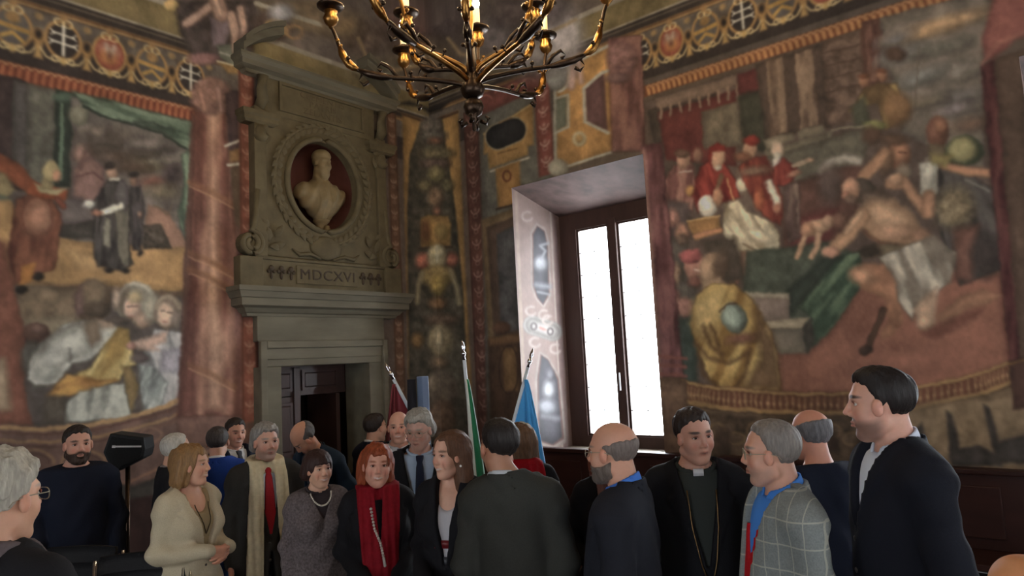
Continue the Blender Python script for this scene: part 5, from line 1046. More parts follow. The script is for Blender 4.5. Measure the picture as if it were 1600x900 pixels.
        if not no_lapel and vz > .9:
            for bz in (vz-.03, vz-.13):
                if bz < hem+.05: continue
                yy = np.linspace(0, .32, 120).astype(f32); dd = jf(frT(np.stack([np.full(120, .012), yy, np.full(120, bz)], -1)).astype(f32)); jn = np.nonzero(dd < 0)[0]
                if len(jn): mb = MB().sphere((.012, float(yy[jn[-1]])+.001, bz), (.009, .004, .009), 10, 6); put('button', (frT(np.array(mb.V)), mb.Fc), mat('button_dark', (60, 54, 50), rough=.4), jk)
    if shirt is not None:
        sm = cloth_mat('shirt_%d_%d' % (shirt[0], shirt[2]), shirt, scale=400, bump=.05, noise=.05)
        def sf(P):
            d = smax(torso(P)-.004, -neck(P, .002), .004)
            if collar == 'scoop': d = smax(d, -ell_(P, (0, .12, 1.46), (.078, .14, .115)), .006)
            return smax(d, P[:, 2]-1.47, .006)
        SH = on_torso('shirt', solid(sf, axis(-.24, .24, .0155), axis(-.18, .28, .0145), axis(.92, 1.50, .0145)), sm)
        if collar != 'scoop':
            def cf(P):
                base = smin(neck(P), torso(P)+.012, .04); d = smax(smax(base-.011, .002-base, .002), neck(P, .034+.01*fat), .004); d = smax(d, P[:, 2]-(1.500+(.012 if collar == 'open' else 0)+.46*np.clip(-P[:, 1], -.06, .09)), .004)
                d = smax(d, 1.415-P[:, 2], .01)
                if collar == 'open': d = smax(d, -np.maximum(np.abs(P[:, 0])-.55*(P[:, 2]-1.43), np.maximum(.03-P[:, 1], 1.43-P[:, 2])), .003)
                else: d = smax(d, -np.maximum(np.abs(P[:, 0])-.30*(P[:, 2]-1.44), np.maximum(.03-P[:, 1], 1.44-P[:, 2])), .003)
                return d
            on_torso('shirt_collar', solid(cf, axis(min(hx, 0)-.115, max(hx, 0)+.115, .0062), axis(-.145, .12, .0062), axis(1.41, 1.56, .0062)), sm, SH)
    if tie is not None:
        tw = lambda z: np.interp(z, [.98, 1.05, 1.40, 1.425, 1.44, 1.465], [.044, .043, .022, .016, .022, .024])
        on_torso('tie', shell(.0185, lambda P: np.maximum(np.abs(P[:, 0])-tw(P[:, 2]), np.maximum(P[:, 2]-1.465, 1.0-P[:, 2])), (-.06, .06), (.03, .27), (.98, 1.48), .0055), cloth_mat('tie_%d_%d' % (tie[0], tie[2]), tie, rough=.5))
    # trousers or skirt, and shoes
    def tf(P):
        A = P.copy(); A[:, 0] = np.abs(A[:, 0])
        if skirt: d = np.hypot(P[:, 0]/1.2, P[:, 1])-np.interp(P[:, 2], [.4, .95], [.17, .14])
        else: d = smin(cap_(A, (.09, 0, .9), (.098, .012, .5), .098, .075), cap_(A, (.098, .012, .5), (.1, -.02, .07), .074, .062), .03)
        d = smin(d, smax(toT_torso(P)-.010, P[:, 2]-.96, .02), .04); return smax(smax(d, P[:, 2]-1.0, .01), (.4 if skirt else .045)-P[:, 2], .01)
    toT_torso = torso
    put('skirt' if skirt else 'trousers', solid(tf, axis(-.30, .30, .028), axis(-.25, .26, .028), axis(.02, 1.02, .034)), cloth_mat('trousers_%d_%d' % (trousers[0], trousers[2]), trousers))
    for sx in (-1, 1):
        mb = MB().tube([(sx*.1, -.075, .04), (sx*.1, -.05, .045), (sx*.103, .04, .042), (sx*.108, .12, .034), (sx*.11, .17, .03)], [.03, .042, .042, .044, .026], 10)
        mb.V = [(x, y, max(z, .0)) for x, y, z in mb.V]; put('shoe', (np.array(mb.V), mb.Fc), mat('black_leather', (34, 30, 30), rough=.35, noise=.1))
    if not skirt and False: pass
    if skirt:
        for sx in (-1, 1): put('leg', (np.array(MB().tube([(sx*.09, 0, .5), (sx*.095, -.01, .3), (sx*.1, -.02, .06)], [.055, .05, .035], 10).V), MB().tube([(sx*.09, 0, .5), (sx*.095, -.01, .3), (sx*.1, -.02, .06)], [.055, .05, .035], 10).Fc), mat('tights', (40, 34, 36), rough=.7))
    kit = dict(E=E_, torso=torso, neck=neck, shell=shell, on_torso=on_torso, put=put, frT=frT, frH=frH, s=s, vw=vw, vz=vz)
    for fn in extra: fn(kit)
    PEOPLE.append((label, s*1.75, E_.location.copy())); return E_
PEOPLE = []

# --- things worn
def scarf(col, key, x0=.045, w=.05, zlo=.62, spread=.02, scale=90, neckr=.050, zfun=None):
    def f(k):
        def fn(P):
            nk = smax(smax(k['neck'](P, neckr+.004*np.sin(P[:, 2]*80)), P[:, 2]-1.512-.36*np.clip(-P[:, 1], -.10, .07), .014), 1.39-P[:, 2], .01); nk = smax(nk, -k['neck'](P, .004), .004)
            cx = x0+spread*(1.45-P[:, 2]); b = np.abs(np.abs(P[:, 0])-cx)-w-.012*(1.45-P[:, 2])
            t = smin(k['torso'](P), np.maximum(np.hypot(P[:, 0]/1.25, P[:, 1]-.005)-np.interp(P[:, 2], [.55, .80, 1.0], [.176, .158, .125]), P[:, 2]-1.0), .05)
            l = smax(t-.040-.005*np.sin(P[:, 0]*140), np.maximum(b, np.maximum(np.maximum(-.02-4*np.maximum(P[:, 2]-1.40, 0)-P[:, 1], P[:, 2]-1.505), zlo-P[:, 2])), .008); l = smax(l, -(t-.020), .004)
            nk = smin(nk, l, .04); l = nk
            return np.minimum(nk, l)
        k['on_torso']('scarf', solid(fn, axis(-.22, .22, .008), axis(-.17, .32, .008), axis(zlo-.02, 1.56, .009)), cloth_mat('scarf_'+key, col, scale=scale, bump=.3))
    return f
def necklace(r=.005, drop=.10, col=(214, 204, 190), n=22, name='necklace', metal=0):
    def f(k):
        mb = MB()
        for i in range(n):
            t = pi*(i/(n-1))-pi/2; x = .068*sin(t); z = 1.47-drop*cos(t)**1.2*1.0
            ys = np.linspace(.0, .25, 60).astype(f32); P = np.stack([np.full(60, x), ys, np.full(60, z)], -1).astype(f32); d = np.minimum(k['torso'](P)-.01, k['neck'](P)); j = np.nonzero(d < .004)[0]; y = ys[j[-1]] if len(j) else .06
            mb.sphere((x, y+r*.6, z), r, 6, 5)
        k['put'](name, (k['frT'](np.array(mb.V)), mb.Fc), mat('bead_%d' % col[0], col, rough=.25, metal=metal))
    return f
def front_y(k, x, z, off=.03):
    ys = np.linspace(.0, .30, 90).astype(f32); P = np.stack([np.full(90, x), ys, np.full(90, z)], -1).astype(f32); j = np.nonzero(k['torso'](P) < off)[0]; return float(ys[j[-1]]) if len(j) else .1
def chain(pts, r, col, name, metal=1.0, off=.036, beads=False):
    def f(k):
        P = []
        for (xa, za), (xb, zb) in zip(pts[:-1], pts[1:]):
            for t in np.linspace(0, 1, 7)[:-1]: x, z = xa+(xb-xa)*t, za+(zb-za)*t; P.append((x, front_y(k, x, z, off), z))
        x, z = pts[-1]; P.append((x, front_y(k, x, z, off), z)); mb = MB().tube(P, r, 6) if not beads else MB()
        if beads:
            for q in P: mb.sphere(q, r, 6, 5)
        k['put'](name, (k['frT'](np.array(mb.V)), mb.Fc), mat('metal_%d' % col[0], col, metal=metal, rough=.35))
    return f
def front_box(x0, x1, z0, z1, off, th, col, name, metal=0.0):
    def f(k):
        mb = MB(); y = front_y(k, (x0+x1)/2, (z0+z1)/2, off); mb.box(x0, x1, y, y+th, z0, z1); k['put'](name, (k['frT'](np.array(mb.V)), mb.Fc), mat('trim_%s_%d' % (name, col[0]), col, metal=metal, rough=.4))
    return f
# ------------------------------------------------------------------ the people
def plaid(name, rgb, line):
    m = mat(name, rgb, rough=.9, noise=.18, scale=160, bump=.2, spec=.1); nt = m.node_tree; b = nt.nodes['Principled BSDF']
    src = b.inputs['Base Color'].links[0].from_socket; tc = nt.nodes.new('ShaderNodeTexCoord'); sp = nt.nodes.new('ShaderNodeSeparateXYZ'); nt.links.new(tc.outputs['Object'], sp.inputs[0])
    def band(sock, per, wd):
        a = nt.nodes.new('ShaderNodeMath'); a.operation = 'DIVIDE'; a.inputs[1].default_value = per; nt.links.new(sock, a.inputs[0])
        f = nt.nodes.new('ShaderNodeMath'); f.operation = 'FRACT'; nt.links.new(a.outputs[0], f.inputs[0])
        l = nt.nodes.new('ShaderNodeMath'); l.operation = 'LESS_THAN'; l.inputs[1].default_value = wd; nt.links.new(f.outputs[0], l.inputs[0]); return l.outputs[0]
    xy = nt.nodes.new('ShaderNodeMath'); nt.links.new(sp.outputs[0], xy.inputs[0]); nt.links.new(sp.outputs[1], xy.inputs[1])
    mx = nt.nodes.new('ShaderNodeMath'); mx.operation = 'MAXIMUM'; nt.links.new(band(xy.outputs[0], .072, .07), mx.inputs[0]); nt.links.new(band(sp.outputs[2], .085, .06), mx.inputs[1])
    mu = nt.nodes.new('ShaderNodeMath'); mu.operation = 'MULTIPLY'; mu.inputs[1].default_value = .55; nt.links.new(mx.outputs[0], mu.inputs[0])
    x = nt.nodes.new('ShaderNodeMix'); x.data_type = 'RGBA'; nt.links.new(mu.outputs[0], x.inputs[0]); nt.links.new(src, x.inputs[6]); x.inputs[7].default_value = tuple(lin(line))+(1,); nt.links.new(x.outputs[2], b.inputs['Base Color'])
    return m
BLACK, NAVY, CHAR = (30, 29, 32), (28, 32, 46), (50, 50, 50)
DKH, GREY, SILV = ('dark', (44, 35, 31)), ('grey', (132, 126, 120)), ('silver', (178, 172, 162))
WHITE, LBLUE = (206, 208, 212), (168, 186, 208)

# foreground, left edge: elderly man seen from behind
person('elderly man with curly grey hair and glasses, seen from behind at left edge', (0, 782), 1.9, 122, 135, hair=('curly', .018, 'curlygrey', (168, 160, 146)), jacket=(BLACK, 'black_wool'), vz=1.2, vw=.06, shirt=(96, 84, 84), glasses=(150, 140, 120), skin=(206, 156, 128), extra=[scarf((92, 82, 84), 'mauve', zlo=1.25, neckr=.03)], res=.0045)
person('bearded man in a navy sweater standing behind the chairs', (121, 695), 4.35, 12, 8, hair=('short', .010, *DKH), beard=.75, beard_col=(64, 48, 40), jacket=((26, 30, 44), 'sweater'), no_lapel=True, vw=.0, vz=1.5, hem=.86, skin=(190, 142, 122), trousers=(150, 134, 100), arms=[((.238, .0, 1.14), (.22, .12, .92)), ((-.238, .0, 1.14), (-.22, .12, .92))])
person('grey-haired man in dark jacket behind the woman in beige', (276, 704), 4.6, 112, 100, hair=('receding', .010, *SILV), jacket=(BLACK, 'black_wool'), shirt=(120, 110, 108), res=.006, cres=.014)
person('woman in a beige blazer with bobbed light brown hair, hands clasped', (300, 727), 3.8, 66, 42, fem=1, hair=('wavy', .012, 'lightbrown', (132, 98, 62)), jacket=((182, 168, 142), 'beige_linen'), vz=1.08, vw=.095, hem=.66, shirt=(146, 128, 98), collar='scoop', clasp=(1.15, .235), smile=1, skin=(202, 152, 126), trousers=(96, 84, 62), cres=.0105, extra=[chain([(-.05, 1.40), (-.03, 1.30), (0, 1.22), (.03, 1.30), (.05, 1.40)], .003, (70, 60, 44), 'necklace', off=.014)])
person('man in a bright blue jacket with his back turned', (340, 692), 5.0, 168, 172, hair=('short', .012, 'darkgrey', (62, 56, 54)), jacket=((38, 66, 142), 'royal_blue'), shirt=WHITE, res=.006, cres=.014, trousers=(70, 110, 180))
person('smiling dark-haired man in dark suit beside the stone door jamb', (368, 676), 5.6, 22, 30, pitch=6, hair=('short', .012, *DKH), jacket=(NAVY, 'navy_suit'), shirt=WHITE, tie=(60, 62, 70), smile=1, skin=(192, 142, 120), res=.006, cres=.014)
person('grey-haired man wearing a long cream scarf and a red tie', (415, 691), 4.35, 22, 12, hair=('swept', .012, *GREY), beard=.45, beard_col=(130, 118, 110), jacket=((50, 47, 44), 'dark_brown_suit'), vz=1.02, vw=.09, shirt=(196, 200, 208), tie=(150, 30, 36), skin=(192, 146, 126), extra=[scarf((206, 192, 160), 'cream_silk', x0=.075, w=.042, zlo=.58, spread=.05, scale=40)])
person('bald man in a dark blue jacket bending forward by the door', (476, 684), 4.9, -66, -50, pitch=30, lean=24, hair=('fringe', .007, 'greyshort', (96, 92, 92)), jacket=((34, 46, 60), 'blue_jacket'), shirt=(60, 62, 70), skin=(204, 150, 124), res=.0055, cres=.013)
person('short woman with dark brown bob, grey tweed jacket and pearl necklace', (498, 733), 3.98, 24, 14, fem=1, fat=.2, hair=('bangs', .012, 'darkbrown', (52, 32, 28)), jacket=((96, 86, 86), 'grey_tweed', cloth_mat('grey_tweed', (98, 88, 88), scale=90, noise=.5, bump=.5)), no_lapel=True, vz=1.30, vw=.07, hem=.62, shirt=(58, 50, 52), smile=1, skin=(206, 158, 132), extra=[necklace(.0065, .075)], cres=.0105, skirt=True, trousers=(60, 54, 58))
person('red-haired woman in black coat with a wide red scarf', (589, 727), 3.6, 6, 2, tilt=-4, fem=1, fat=.35, hair=('wavy', .008, 'auburn', (140, 66, 36)), jacket=(BLACK, 'black_wool'), vz=.9, vw=.10, hem=.5, shirt=(34, 30, 34), clasp=(1.03, .27), smile=1, skin=(214, 158, 136), extra=[scarf((134, 24, 34), 'crimson', x0=.072, w=.050, zlo=.94, spread=-.075, scale=60), chain([(.045, 1.40), (.03, 1.30), (.0, 1.22), (-.015, 1.14), (-.02, 1.10)], .008, (206, 200, 190), 'bead_chain', metal=.2, off=.054, beads=True)], cres=.0105, skirt=True, trousers=BLACK)
person('dark-haired man with a white collar, turned away, behind the red-haired woman', (587, 669), 5.5, 118, 125, hair=('short', .012, *DKH), jacket=(NAVY, 'navy_suit'), shirt=WHITE, res=.006, cres=.014)
person('smiling bald man behind the tall grey-haired man', (623, 668), 5.0, -6, 6, hair=('shaved', .003, 'stubble', (120, 96, 84)), jacket=(BLACK, 'black_suit'), shirt=WHITE, tie=(90, 88, 100), smile=1, skin=(206, 154, 132), res=.006, cres=.014)
person('tall grey-haired man in glasses, pale blue shirt and navy tie', (655, 671), 4.2, -22, -4, pitch=16, hair=('swept', .006, 'ashgrey', (150, 144, 134)), jacket=(BLACK, 'black_suit'), vz=.98, vw=.10, shirt=LBLUE, tie=(34, 38, 56), glasses=(90, 84, 80), skin=(190, 146, 128))
person('young woman with long brown hair in a black blazer', (703, 711), 3.4, -50, -22, fem=1, hair=('long', .008, 'brown', (96, 66, 48)), jacket=(BLACK, 'black_blazer'), vz=1.06, vw=.062, hem=.62, shirt=(190, 186, 190), collar='scoop', clasp=(1.035, .25), smile=1, skin=(216, 166, 142), extra=[front_box(-.05, .06, 1.17, 1.21, .012, .004, (110, 30, 34), 'print'), front_box(-.03, .03, 1.08, 1.13, .012, .004, (60, 60, 64), 'print'), lambda k: k['put']('earring', (k['frH'](np.array(MB().sphere((-.084, .0, -.05), .008).V)), MB().sphere((-.084, .0, -.05), .008).Fc), mat('pearl', (230, 226, 220), rough=.2))], cres=.0105)
person('dark-haired man in a grey-green suit with his back to the camera', (780, 698), 3.02, -148, 168, hair=('short', .009, 'blackbrown', (40, 34, 32)), jacket=((62, 62, 58), 'grey_green_suit'), hx=-.055, shirt=WHITE, skin=(188, 138, 112), shoulder=.163, cres=.011, res=.0045)
person('brown-haired woman in black coat and red scarf, turned away by the blue flag', (812, 692), 3.95, -160, -165, fem=1, hair=('long', .010, 'honeybrown', (104, 76, 54)), jacket=(BLACK, 'black_wool'), vz=1.3, shirt=(40, 36, 38), extra=[scarf((160, 22, 30), 'scarlet', x0=.06, w=.06, zlo=1.15, neckr=.055, scale=60)], cres=.013)
person('bald bearded man in glasses, blue shirt and dark jacket', (957, 707), 2.72, -108, -104, hair=('shaved', .0035, 'greystubble', (112, 100, 94)), beard=.8, beard_col=(104, 92, 84), jacket=((36, 37, 44), 'dark_jacket'), vz=1.0, vw=.11, shirt=(72, 122, 206), collar='open', glasses=(40, 38, 40), skin=(200, 148, 124), cres=.0108, res=.0042, fat=.15)
person('person in black jacket with a patterned red scarf, head hidden behind bald man', (950, 712), 3.55, 8, 12, fem=1, hair=('wavy', .008, 'rust', (110, 60, 44)), jacket=(BLACK, 'black_wool'), vz=1.0, vw=.08, shirt=(120, 110, 100), extra=[scarf((128, 96, 92), 'patterned', x0=.05, w=.04, zlo=.95, scale=18)], arms=[((.235, -.02, 1.13), (.16, .18, 1.07)), ((-.235, -.03, 1.13), (-.24, .05, .885))], hand_in=(1, (-.5, .6, .1), (-.6, -.4, .3)), cres=.013, trousers=(150, 150, 140))
person('priest in black with white clerical collar and a cross on a chain', (1084, 681), 3.05, 26, 8, pitch=4, tilt=3, fat=.3, hair=('short', .010, 'brownblack', (44, 35, 32)), jacket=((32, 32, 36), 'clerical_black'), vz=1.06, vw=.085, shirt=(58, 62, 60), skin=(202, 152, 132), res=.0042, cres=.0108, extra=[front_box(-.022, .022, 1.452, 1.482, .012, .012, (222, 222, 226), 'clerical_collar'), chain([(-.062, 1.40), (-.055, 1.25), (-.03, 1.10), (0, 1.0), (.03, 1.10), (.055, 1.25), (.062, 1.40)], .0035, (120, 96, 66), 'chain', off=.036), front_box(-.006, .006, .90, .99, .04, .008, (120, 96, 70), 'cross', .8), front_box(-.028, .028, .95, .962, .04, .008, (120, 96, 70), 'cross', .8)])
person('grey-haired man in glasses and a plaid jacket over red sweater', (1204, 709), 2.55, -84, -70, hair=('receding', .012, 'salt', (120, 112, 106)), jacket=((118, 122, 122), 'plaid', plaid('cloth_plaid', (124, 128, 126), (184, 180, 164))), vz=.98, vw=.095, shirt=(72, 132, 214), collar='open', glasses=(44, 40, 40), skin=(200, 150, 128), beard=.25, beard_col=(140, 128, 120), res=.0042, cres=.0104, fat=.25, extra=[lambda k: k['on_torso']('sweater', k['shell'](.014, lambda P: np.maximum(P[:, 2]-1.37+np.maximum(.05-np.abs(P[:, 0]), 0)*3, .9-P[:, 2]), (-.25, .25), (-.05, .32), (.88, 1.36), .010), cloth_mat('red_knit', (172, 26, 34)))], trousers=(60, 62, 70))
person('balding grey-haired man in a navy sweater, turned away', (1266, 680), 3.15, -134, -140, hair=('fringe', .010, 'irongrey', (110, 108, 110)), jacket=((28, 31, 42), 'sweater'), no_lapel=True, vw=.0, vz=1.5, skin=(206, 146, 124), res=.0042, cres=.010)
person('tall young man with short beard in a black overcoat and white collar', (1376, 632), 2.45, -86, -66, hair=('quiff', .0045, 'black', (34, 28, 27)), beard=.5, beard_col=(74, 56, 50), jacket=((27, 28, 36), 'black_overcoat'), vz=1.22, vw=.07, hem=.5, shirt=(206, 214, 228), collar='open', skin=(208, 158, 138), res=.004, cres=.0104, extra=[front_box(-.004, .004, .80, 1.02, .036, .006, (150, 160, 176), 'zip', .8)], nose=1.05)
person('bald person at the bottom right corner, only the crown showing', (1604, 945), 1.45, -140, -140, hair=('shaved', .003, 'stubble', (150, 100, 70)), jacket=(CHAR, 'charcoal'), shirt=(90, 84, 80), skin=(214, 148, 104), cres=.014)
# ------------------------------------------------------------------ marble bust in the niche
M_bust = mat('aged_marble', (132, 114, 84), noise=.2, scale=9, rough=.55, bump=.1)
BU = empty('portrait_bust', (OC[0]+.09, YL+.13, 3.43), 'pale marble bust of a bearded man on a socle in the oval niche', 'bust')
def bustfn(P):
    h = (P-np.array([0, .03, .70], f32))@rotm(2, 2, 0); A = P.copy(); A[:, 0] = np.abs(A[:, 0])
    d = head_(h, 0, .1); d = smin(d, smax(ell_(h, (0, -.01, .07), (.082, .1, .082)), .055-h[:, 2], .01), .006)          # cap
    d = smin(d, smin(ell_(h, (0, .05, -.11), (.045, .036, .055)), ell_(A*0+np.abs(h), (.04, .04, .075), (.001, .001, .001)), .001), .02)
    d = smin(d, cap_(P, (0, -.01, .50), (0, .0, .64), .07, .058), .03)
    b = smin(ell_(P, (0, 0, .36), (.225, .125, .17)), cap_(A, (0, 0, .45), (.18, 0, .40), .08, .075), .06); b = smin(b, cap_(P, (0, 0, .14), (0, 0, .3), .06, .15), .05)
    x, z = P[:, 0], P[:, 2]; b = b + .008*np.sin(x*60+z*25) + np.where(np.abs(np.abs(x)-.055) < .028, -.010, 0)
    b = smax(b, .14-z, .01); return smin(d, b, .02)
V, Q = solid(bustfn, axis(-.30, .30, .0085), axis(-.16, .17, .0085), axis(.12, .86, .0085)); V = V.astype(float)*1.12; V[:, 0] *= 1.12; V[:, :2] *= -1
link('figure', np_mesh('figure', V, Q, M_bust, True), BU)
MB().lathe([(.11, 0), (.11, .03), (.085, .045), (.06, .07), (.055, .10), (.075, .125), (.09, .14), (.09, .16)], (OC[0]+.09, YL+.13, 3.43), 20).build('socle', M_bust, BU, True)
MB().lathe([(.04, 0), (.045, .01), (.03, .03), (.03, .05)], (OC[0]+.09, YL+.03, 3.46), 12).build('scroll', M_bust, BU, True)

# ------------------------------------------------------------------ chandelier
M_gilt = mat('gilt_bronze', (150, 108, 58), metal=1.0, rough=.32, noise=.35, scale=25, bump=.3)
M_iron = mat('dark_bronze', (64, 50, 40), metal=.9, rough=.38, noise=.3, scale=30, bump=.2)
M_wax = mat('candle_ivory', (232, 214, 172), rough=.5)
M_bulb = mat('glowing_bulb', (255, 226, 180), emit=55.0)
CC = at(738, 130, 4.1); CH = empty('chandelier', (CC[0], CC[1], 3.30), 'gilded bronze chandelier with curved arms and candle-shaped lamps hanging above the group', 'chandelier')
cx, cy = CC[0], CC[1]
MB().lathe([(.0, 0), (.012, .01), (.012, .05), (.03, .07), (.02, .09), (.05, .11), (.062, .15), (.05, .185), (.03, .2)], (cx, cy, 3.30), 14).build('finial', M_iron, CH, True)
MB().lathe([(.03, 0), (.06, .02), (.075, .06), (.05, .11), (.03, .13), (.045, .17), (.03, .22), (.025, .36)], (cx, cy, 3.50), 14).build('hub', M_iron, CH, True)
MB().lathe([(.024, 0), (.03, .05), (.018, .12), (.03, .2), (.02, .3), (.034, .42), (.02, .5), (.02, .8), (.04, .86), (.02, .92), (.02, 1.3)], (cx, cy, 3.80), 12).build('stem', M_gilt, CH, True)
MB().lathe([(.012, 0), (.012, ZC-5.1)], (cx, cy, 5.1), 8).build('hanging_rod', M_iron, CH)
for k in range(4): t = 2*pi*k/4+.5; MB().tube([(cx+.04*cos(t), cy+.04*sin(t), 3.36), (cx+.075*cos(t), cy+.075*sin(t), 3.34), (cx+.09*cos(t), cy+.09*sin(t), 3.37), (cx+.07*cos(t), cy+.07*sin(t), 3.385)], [.012, .014, .012, .008], 8).build('finial_leaf', M_iron, CH, True)
fa = math.atan2(FW[1], FW[0])
def arm(az, R, z0, zc, lit, candle=True):
    t = fa-radians(az); u = np.array([cos(t), sin(t), 0]); o = np.array([cx, cy, 0])
    pt = lambda r, z: o+u*r+np.array([0, 0, z])
    drop = .10 if R > .6 else .02
    P = [pt(.03, z0), pt(.12*R/.8, z0+.03), pt(.30*R/.8, z0+.06), pt(.48*R/.8, z0+.08), pt(.62*R/.8, z0+.12), pt(.72*R/.8, z0+.20), pt(.78*R/.8, zc-.16), pt(R, zc-.11)]
    # smooth the arm
    Q_ = [P[0]]
    for i in range(len(P)-1):
        p0, p1, p2, p3 = P[max(i-1, 0)], P[i], P[i+1], P[min(i+2, len(P)-1)]
        for s in (.25, .5, .75, 1): Q_.append(.5*((2*p1)+(-p0+p2)*s+(2*p0-5*p1+4*p2-p3)*s*s+(-p0+3*p1-3*p2+p3)*s**3))
    n = len(Q_); A_ = MB().tube(Q_, [.017-.007*i/n for i in range(n)], 8).build('arm', M_gilt if az % 2 else M_iron, CH, True)
    MB().tube([Q_[n//2-3], Q_[n//2-1], Q_[n//2+1], Q_[n//2+3]], [.012, .026, .024, .012], 8).build('arm_leaf', M_iron, A_, True)
    MB().tube(Q_[-12:-6], [.012, .022, .026, .022, .024, .012], 8).build('arm_husk', M_gilt, A_, True)
    q = pt(.42*R/.8, z0+.07); MB().tube([q, q+u*.05+np.array([0, 0, .07]), q+u*.10+np.array([0, 0, .10]), q+u*.13+np.array([0, 0, .07]), q+u*.10+np.array([0, 0, .05])], [.012, .013, .012, .011, .014], 8).build('scroll', M_iron, A_, True)
    q = pt(.62*R/.8, z0+.12); MB().tube([q, q+u*.03-np.array([0, 0, .05]), q+u*.0-np.array([0, 0, .08]), q-u*.03-np.array([0, 0, .06])], [.012, .012, .011, .013], 8).build('scroll', M_iron, A_, True)
    c = pt(R, zc)
    side = np.array([-u[1], u[0], 0])
    for j, sg in ((n//3, 1), (n//3, -1), (2*n//3, 1), (2*n//3, -1), (n-7, 1), (n-7, -1)):
        q0 = Q_[j]; q1 = q0+side*sg*.035+np.array([0, 0, .022]); MB().tube([q0, (q0+q1)/2+np.array([0, 0, -.008]), q1], [.006, .005, .004], 6).sphere(tuple(q1), .013, 8, 6).build('bud', M_iron if j != n-7 else M_gilt, A_, True)
    MB().lathe([(.008, -.13), (.014, -.115), (.036, -.095), (.046, -.065), (.034, -.038), (.042, -.02), (.02, -.01)], c, 12).build('cup', M_gilt, A_, True)
    MB().lathe([(.014, -.012), (.055, -.006), (.078, .006), (.082, .016), (.070, .013), (.02, .006), (.024, .03), (.022, .05)], c, 16).build('drip_pan', M_iron, A_, True)
    if candle:
        MB().lathe([(.020, .01), (.021, .012), (.021, .15), (.017, .155)], c, 12).build('candle', M_wax, A_, True)
        MB().lathe([(.007, .15), (.018, .165), (.024, .19), (.016, .22), (.004, .25)], c, 12).build('bulb', M_bulb if lit else mat('unlit_bulb', (226, 214, 190), rough=.2), A_, True)
        if lit:
            l = bpy.data.lights.new('bulb_light', 'POINT'); l.energy = 1.5; l.color = (1.0, .72, .42); l.shadow_soft_size = .03
            lo = bpy.data.objects.new('bulb_light', l); COL.objects.link(lo); lo.parent = CH; lo.location = Vector(c+np.array([0, 0, .30]))-CH.location
for i, az in enumerate((-90, -38, 38, 90, 143, -143)): arm(az, .83 if abs(az) != 38 else .80, 3.58+.02*(i % 2), 4.11 if az < 0 else 4.16, True)
for i, az in enumerate((4, 66, 121, 180, -121, -66)): arm(az, .44, 3.66, 4.14, True, candle=True)

# ------------------------------------------------------------------ flags by the corner
M_pole = mat('white_enamel_pole', (196, 208, 222), rough=.3); M_chrome = mat('polished_chrome', (200, 200, 205), metal=1, rough=.15)
def flag(label, top, bot, depth, cols, pole_col=None, blen=.9, width=.30, show=.16, emblem=None, lean_cloth=0.0, dz=0.0):
    """top/bot: drawing positions of the finial tip and of a lower point on the pole"""
    a, b = at(top[0], top[1], depth), at(bot[0], bot[1], depth-.05); d = (b-a)/np.linalg.norm(b-a); n = (a[2]-.06)/-d[2]; foot = a+d*n
    E_ = empty('flag', (foot[0], foot[1], 0), label, 'flag', 'flags on poles by the corner')
    p0 = a+d*.16
    MB().tube([foot, p0], .014, 10).build('pole', M_pole if pole_col is None else pole_col, E_, True)
    mb = MB(); zz = [(.0, .003), (.03, .012), (.06, .016), (.09, .008), (.10, .018), (.12, .018), (.13, .009), (.16, .014)]
    mb.tube([a+d*t for t, r in zz], [r for t, r in zz], 10).build('finial', M_chrome, E_, True)
    MB().lathe([(.16, 0), (.16, .02), (.12, .04), (.04, .06), (.022, .10), (.022, .16)], (foot[0], foot[1], 0), 18).build('base', M_chrome, E_, True)
    # cloth hanging in folds from the upper pole, one strip per colour
    nu, nv = 36, 30; start = a+d*show
    for si, (c0, c1, col, key) in enumerate(cols):
        V = []; 
        for j in range(nv):
            f = j/(nv-1)
            for i in range(nu):
                u = c0+(c1-c0)*i/(nu-1); ang = u*2*pi*2.2+.4*np.sin(f*3)
                hang = blen*f*(1-.10*u); spread = width*(.10+.90*f**.8)*u; R_ = .012+.045*f*(.4+.6*u)
                p = start + np.array([0, 0, -1.0])*hang*.96 + d*hang*.12 + RT*(spread*.8+lean_cloth*f) + FW*(R_*np.sin(ang)-.02) + RT*(R_*.6*np.cos(ang))
                if u < .02: p = start+d*hang
                V.append(p)
        Fc = [(j*nu+i, j*nu+i+1, (j+1)*nu+i+1, (j+1)*nu+i) for j in range(nv-1) for i in range(nu-1)]
        o = MB().add(V, Fc).build('cloth', mat('flag_'+key, col, rough=.6, noise=.08, scale=6, sheen=.2), E_, True); m = o.modifiers.new('thick', 'SOLIDIFY'); m.thickness = .003
    if emblem: emblem(E_, start, d)
    return E_
flag('dark red flag on a white pole leaning over the bald man', (601, 566), (641, 642), 5.7, [(0, 1, (112, 30, 40), 'crimson')], blen=1.0, width=-.26, show=.20)
flag('green, white and red striped flag on an upright pole', (722, 531), (733, 640), 5.5, [(.5, 1.0, (10, 104, 62), 'green'), (.22, .5, (200, 204, 196), 'white'), (0, .22, (180, 30, 36), 'red')], blen=1.25, width=.17, show=.31)
def emb(E_, start, d):
    p = start+np.array([0, 0, -.72])+RT*.10-FW*.11; MB().sphere(tuple(p), (.05, .02, .07), 12, 8).build('emblem', mat('flag_gold', (176, 150, 96), rough=.6, noise=.3), E_, True)
    p = p+np.array([0, 0, -.13]); MB().sphere(tuple(p), (.055, .02, .05), 12, 8).build('emblem', mat('flag_violet', (96, 84, 140), rough=.6), E_, True)
flag('light blue flag with gold emblem beside the window', (833, 544), (818, 600), 5.6, [(0, 1, (64, 150, 214), 'skyblue')], blen=1.2, width=.22, show=.26, emblem=emb, lean_cloth=.04)
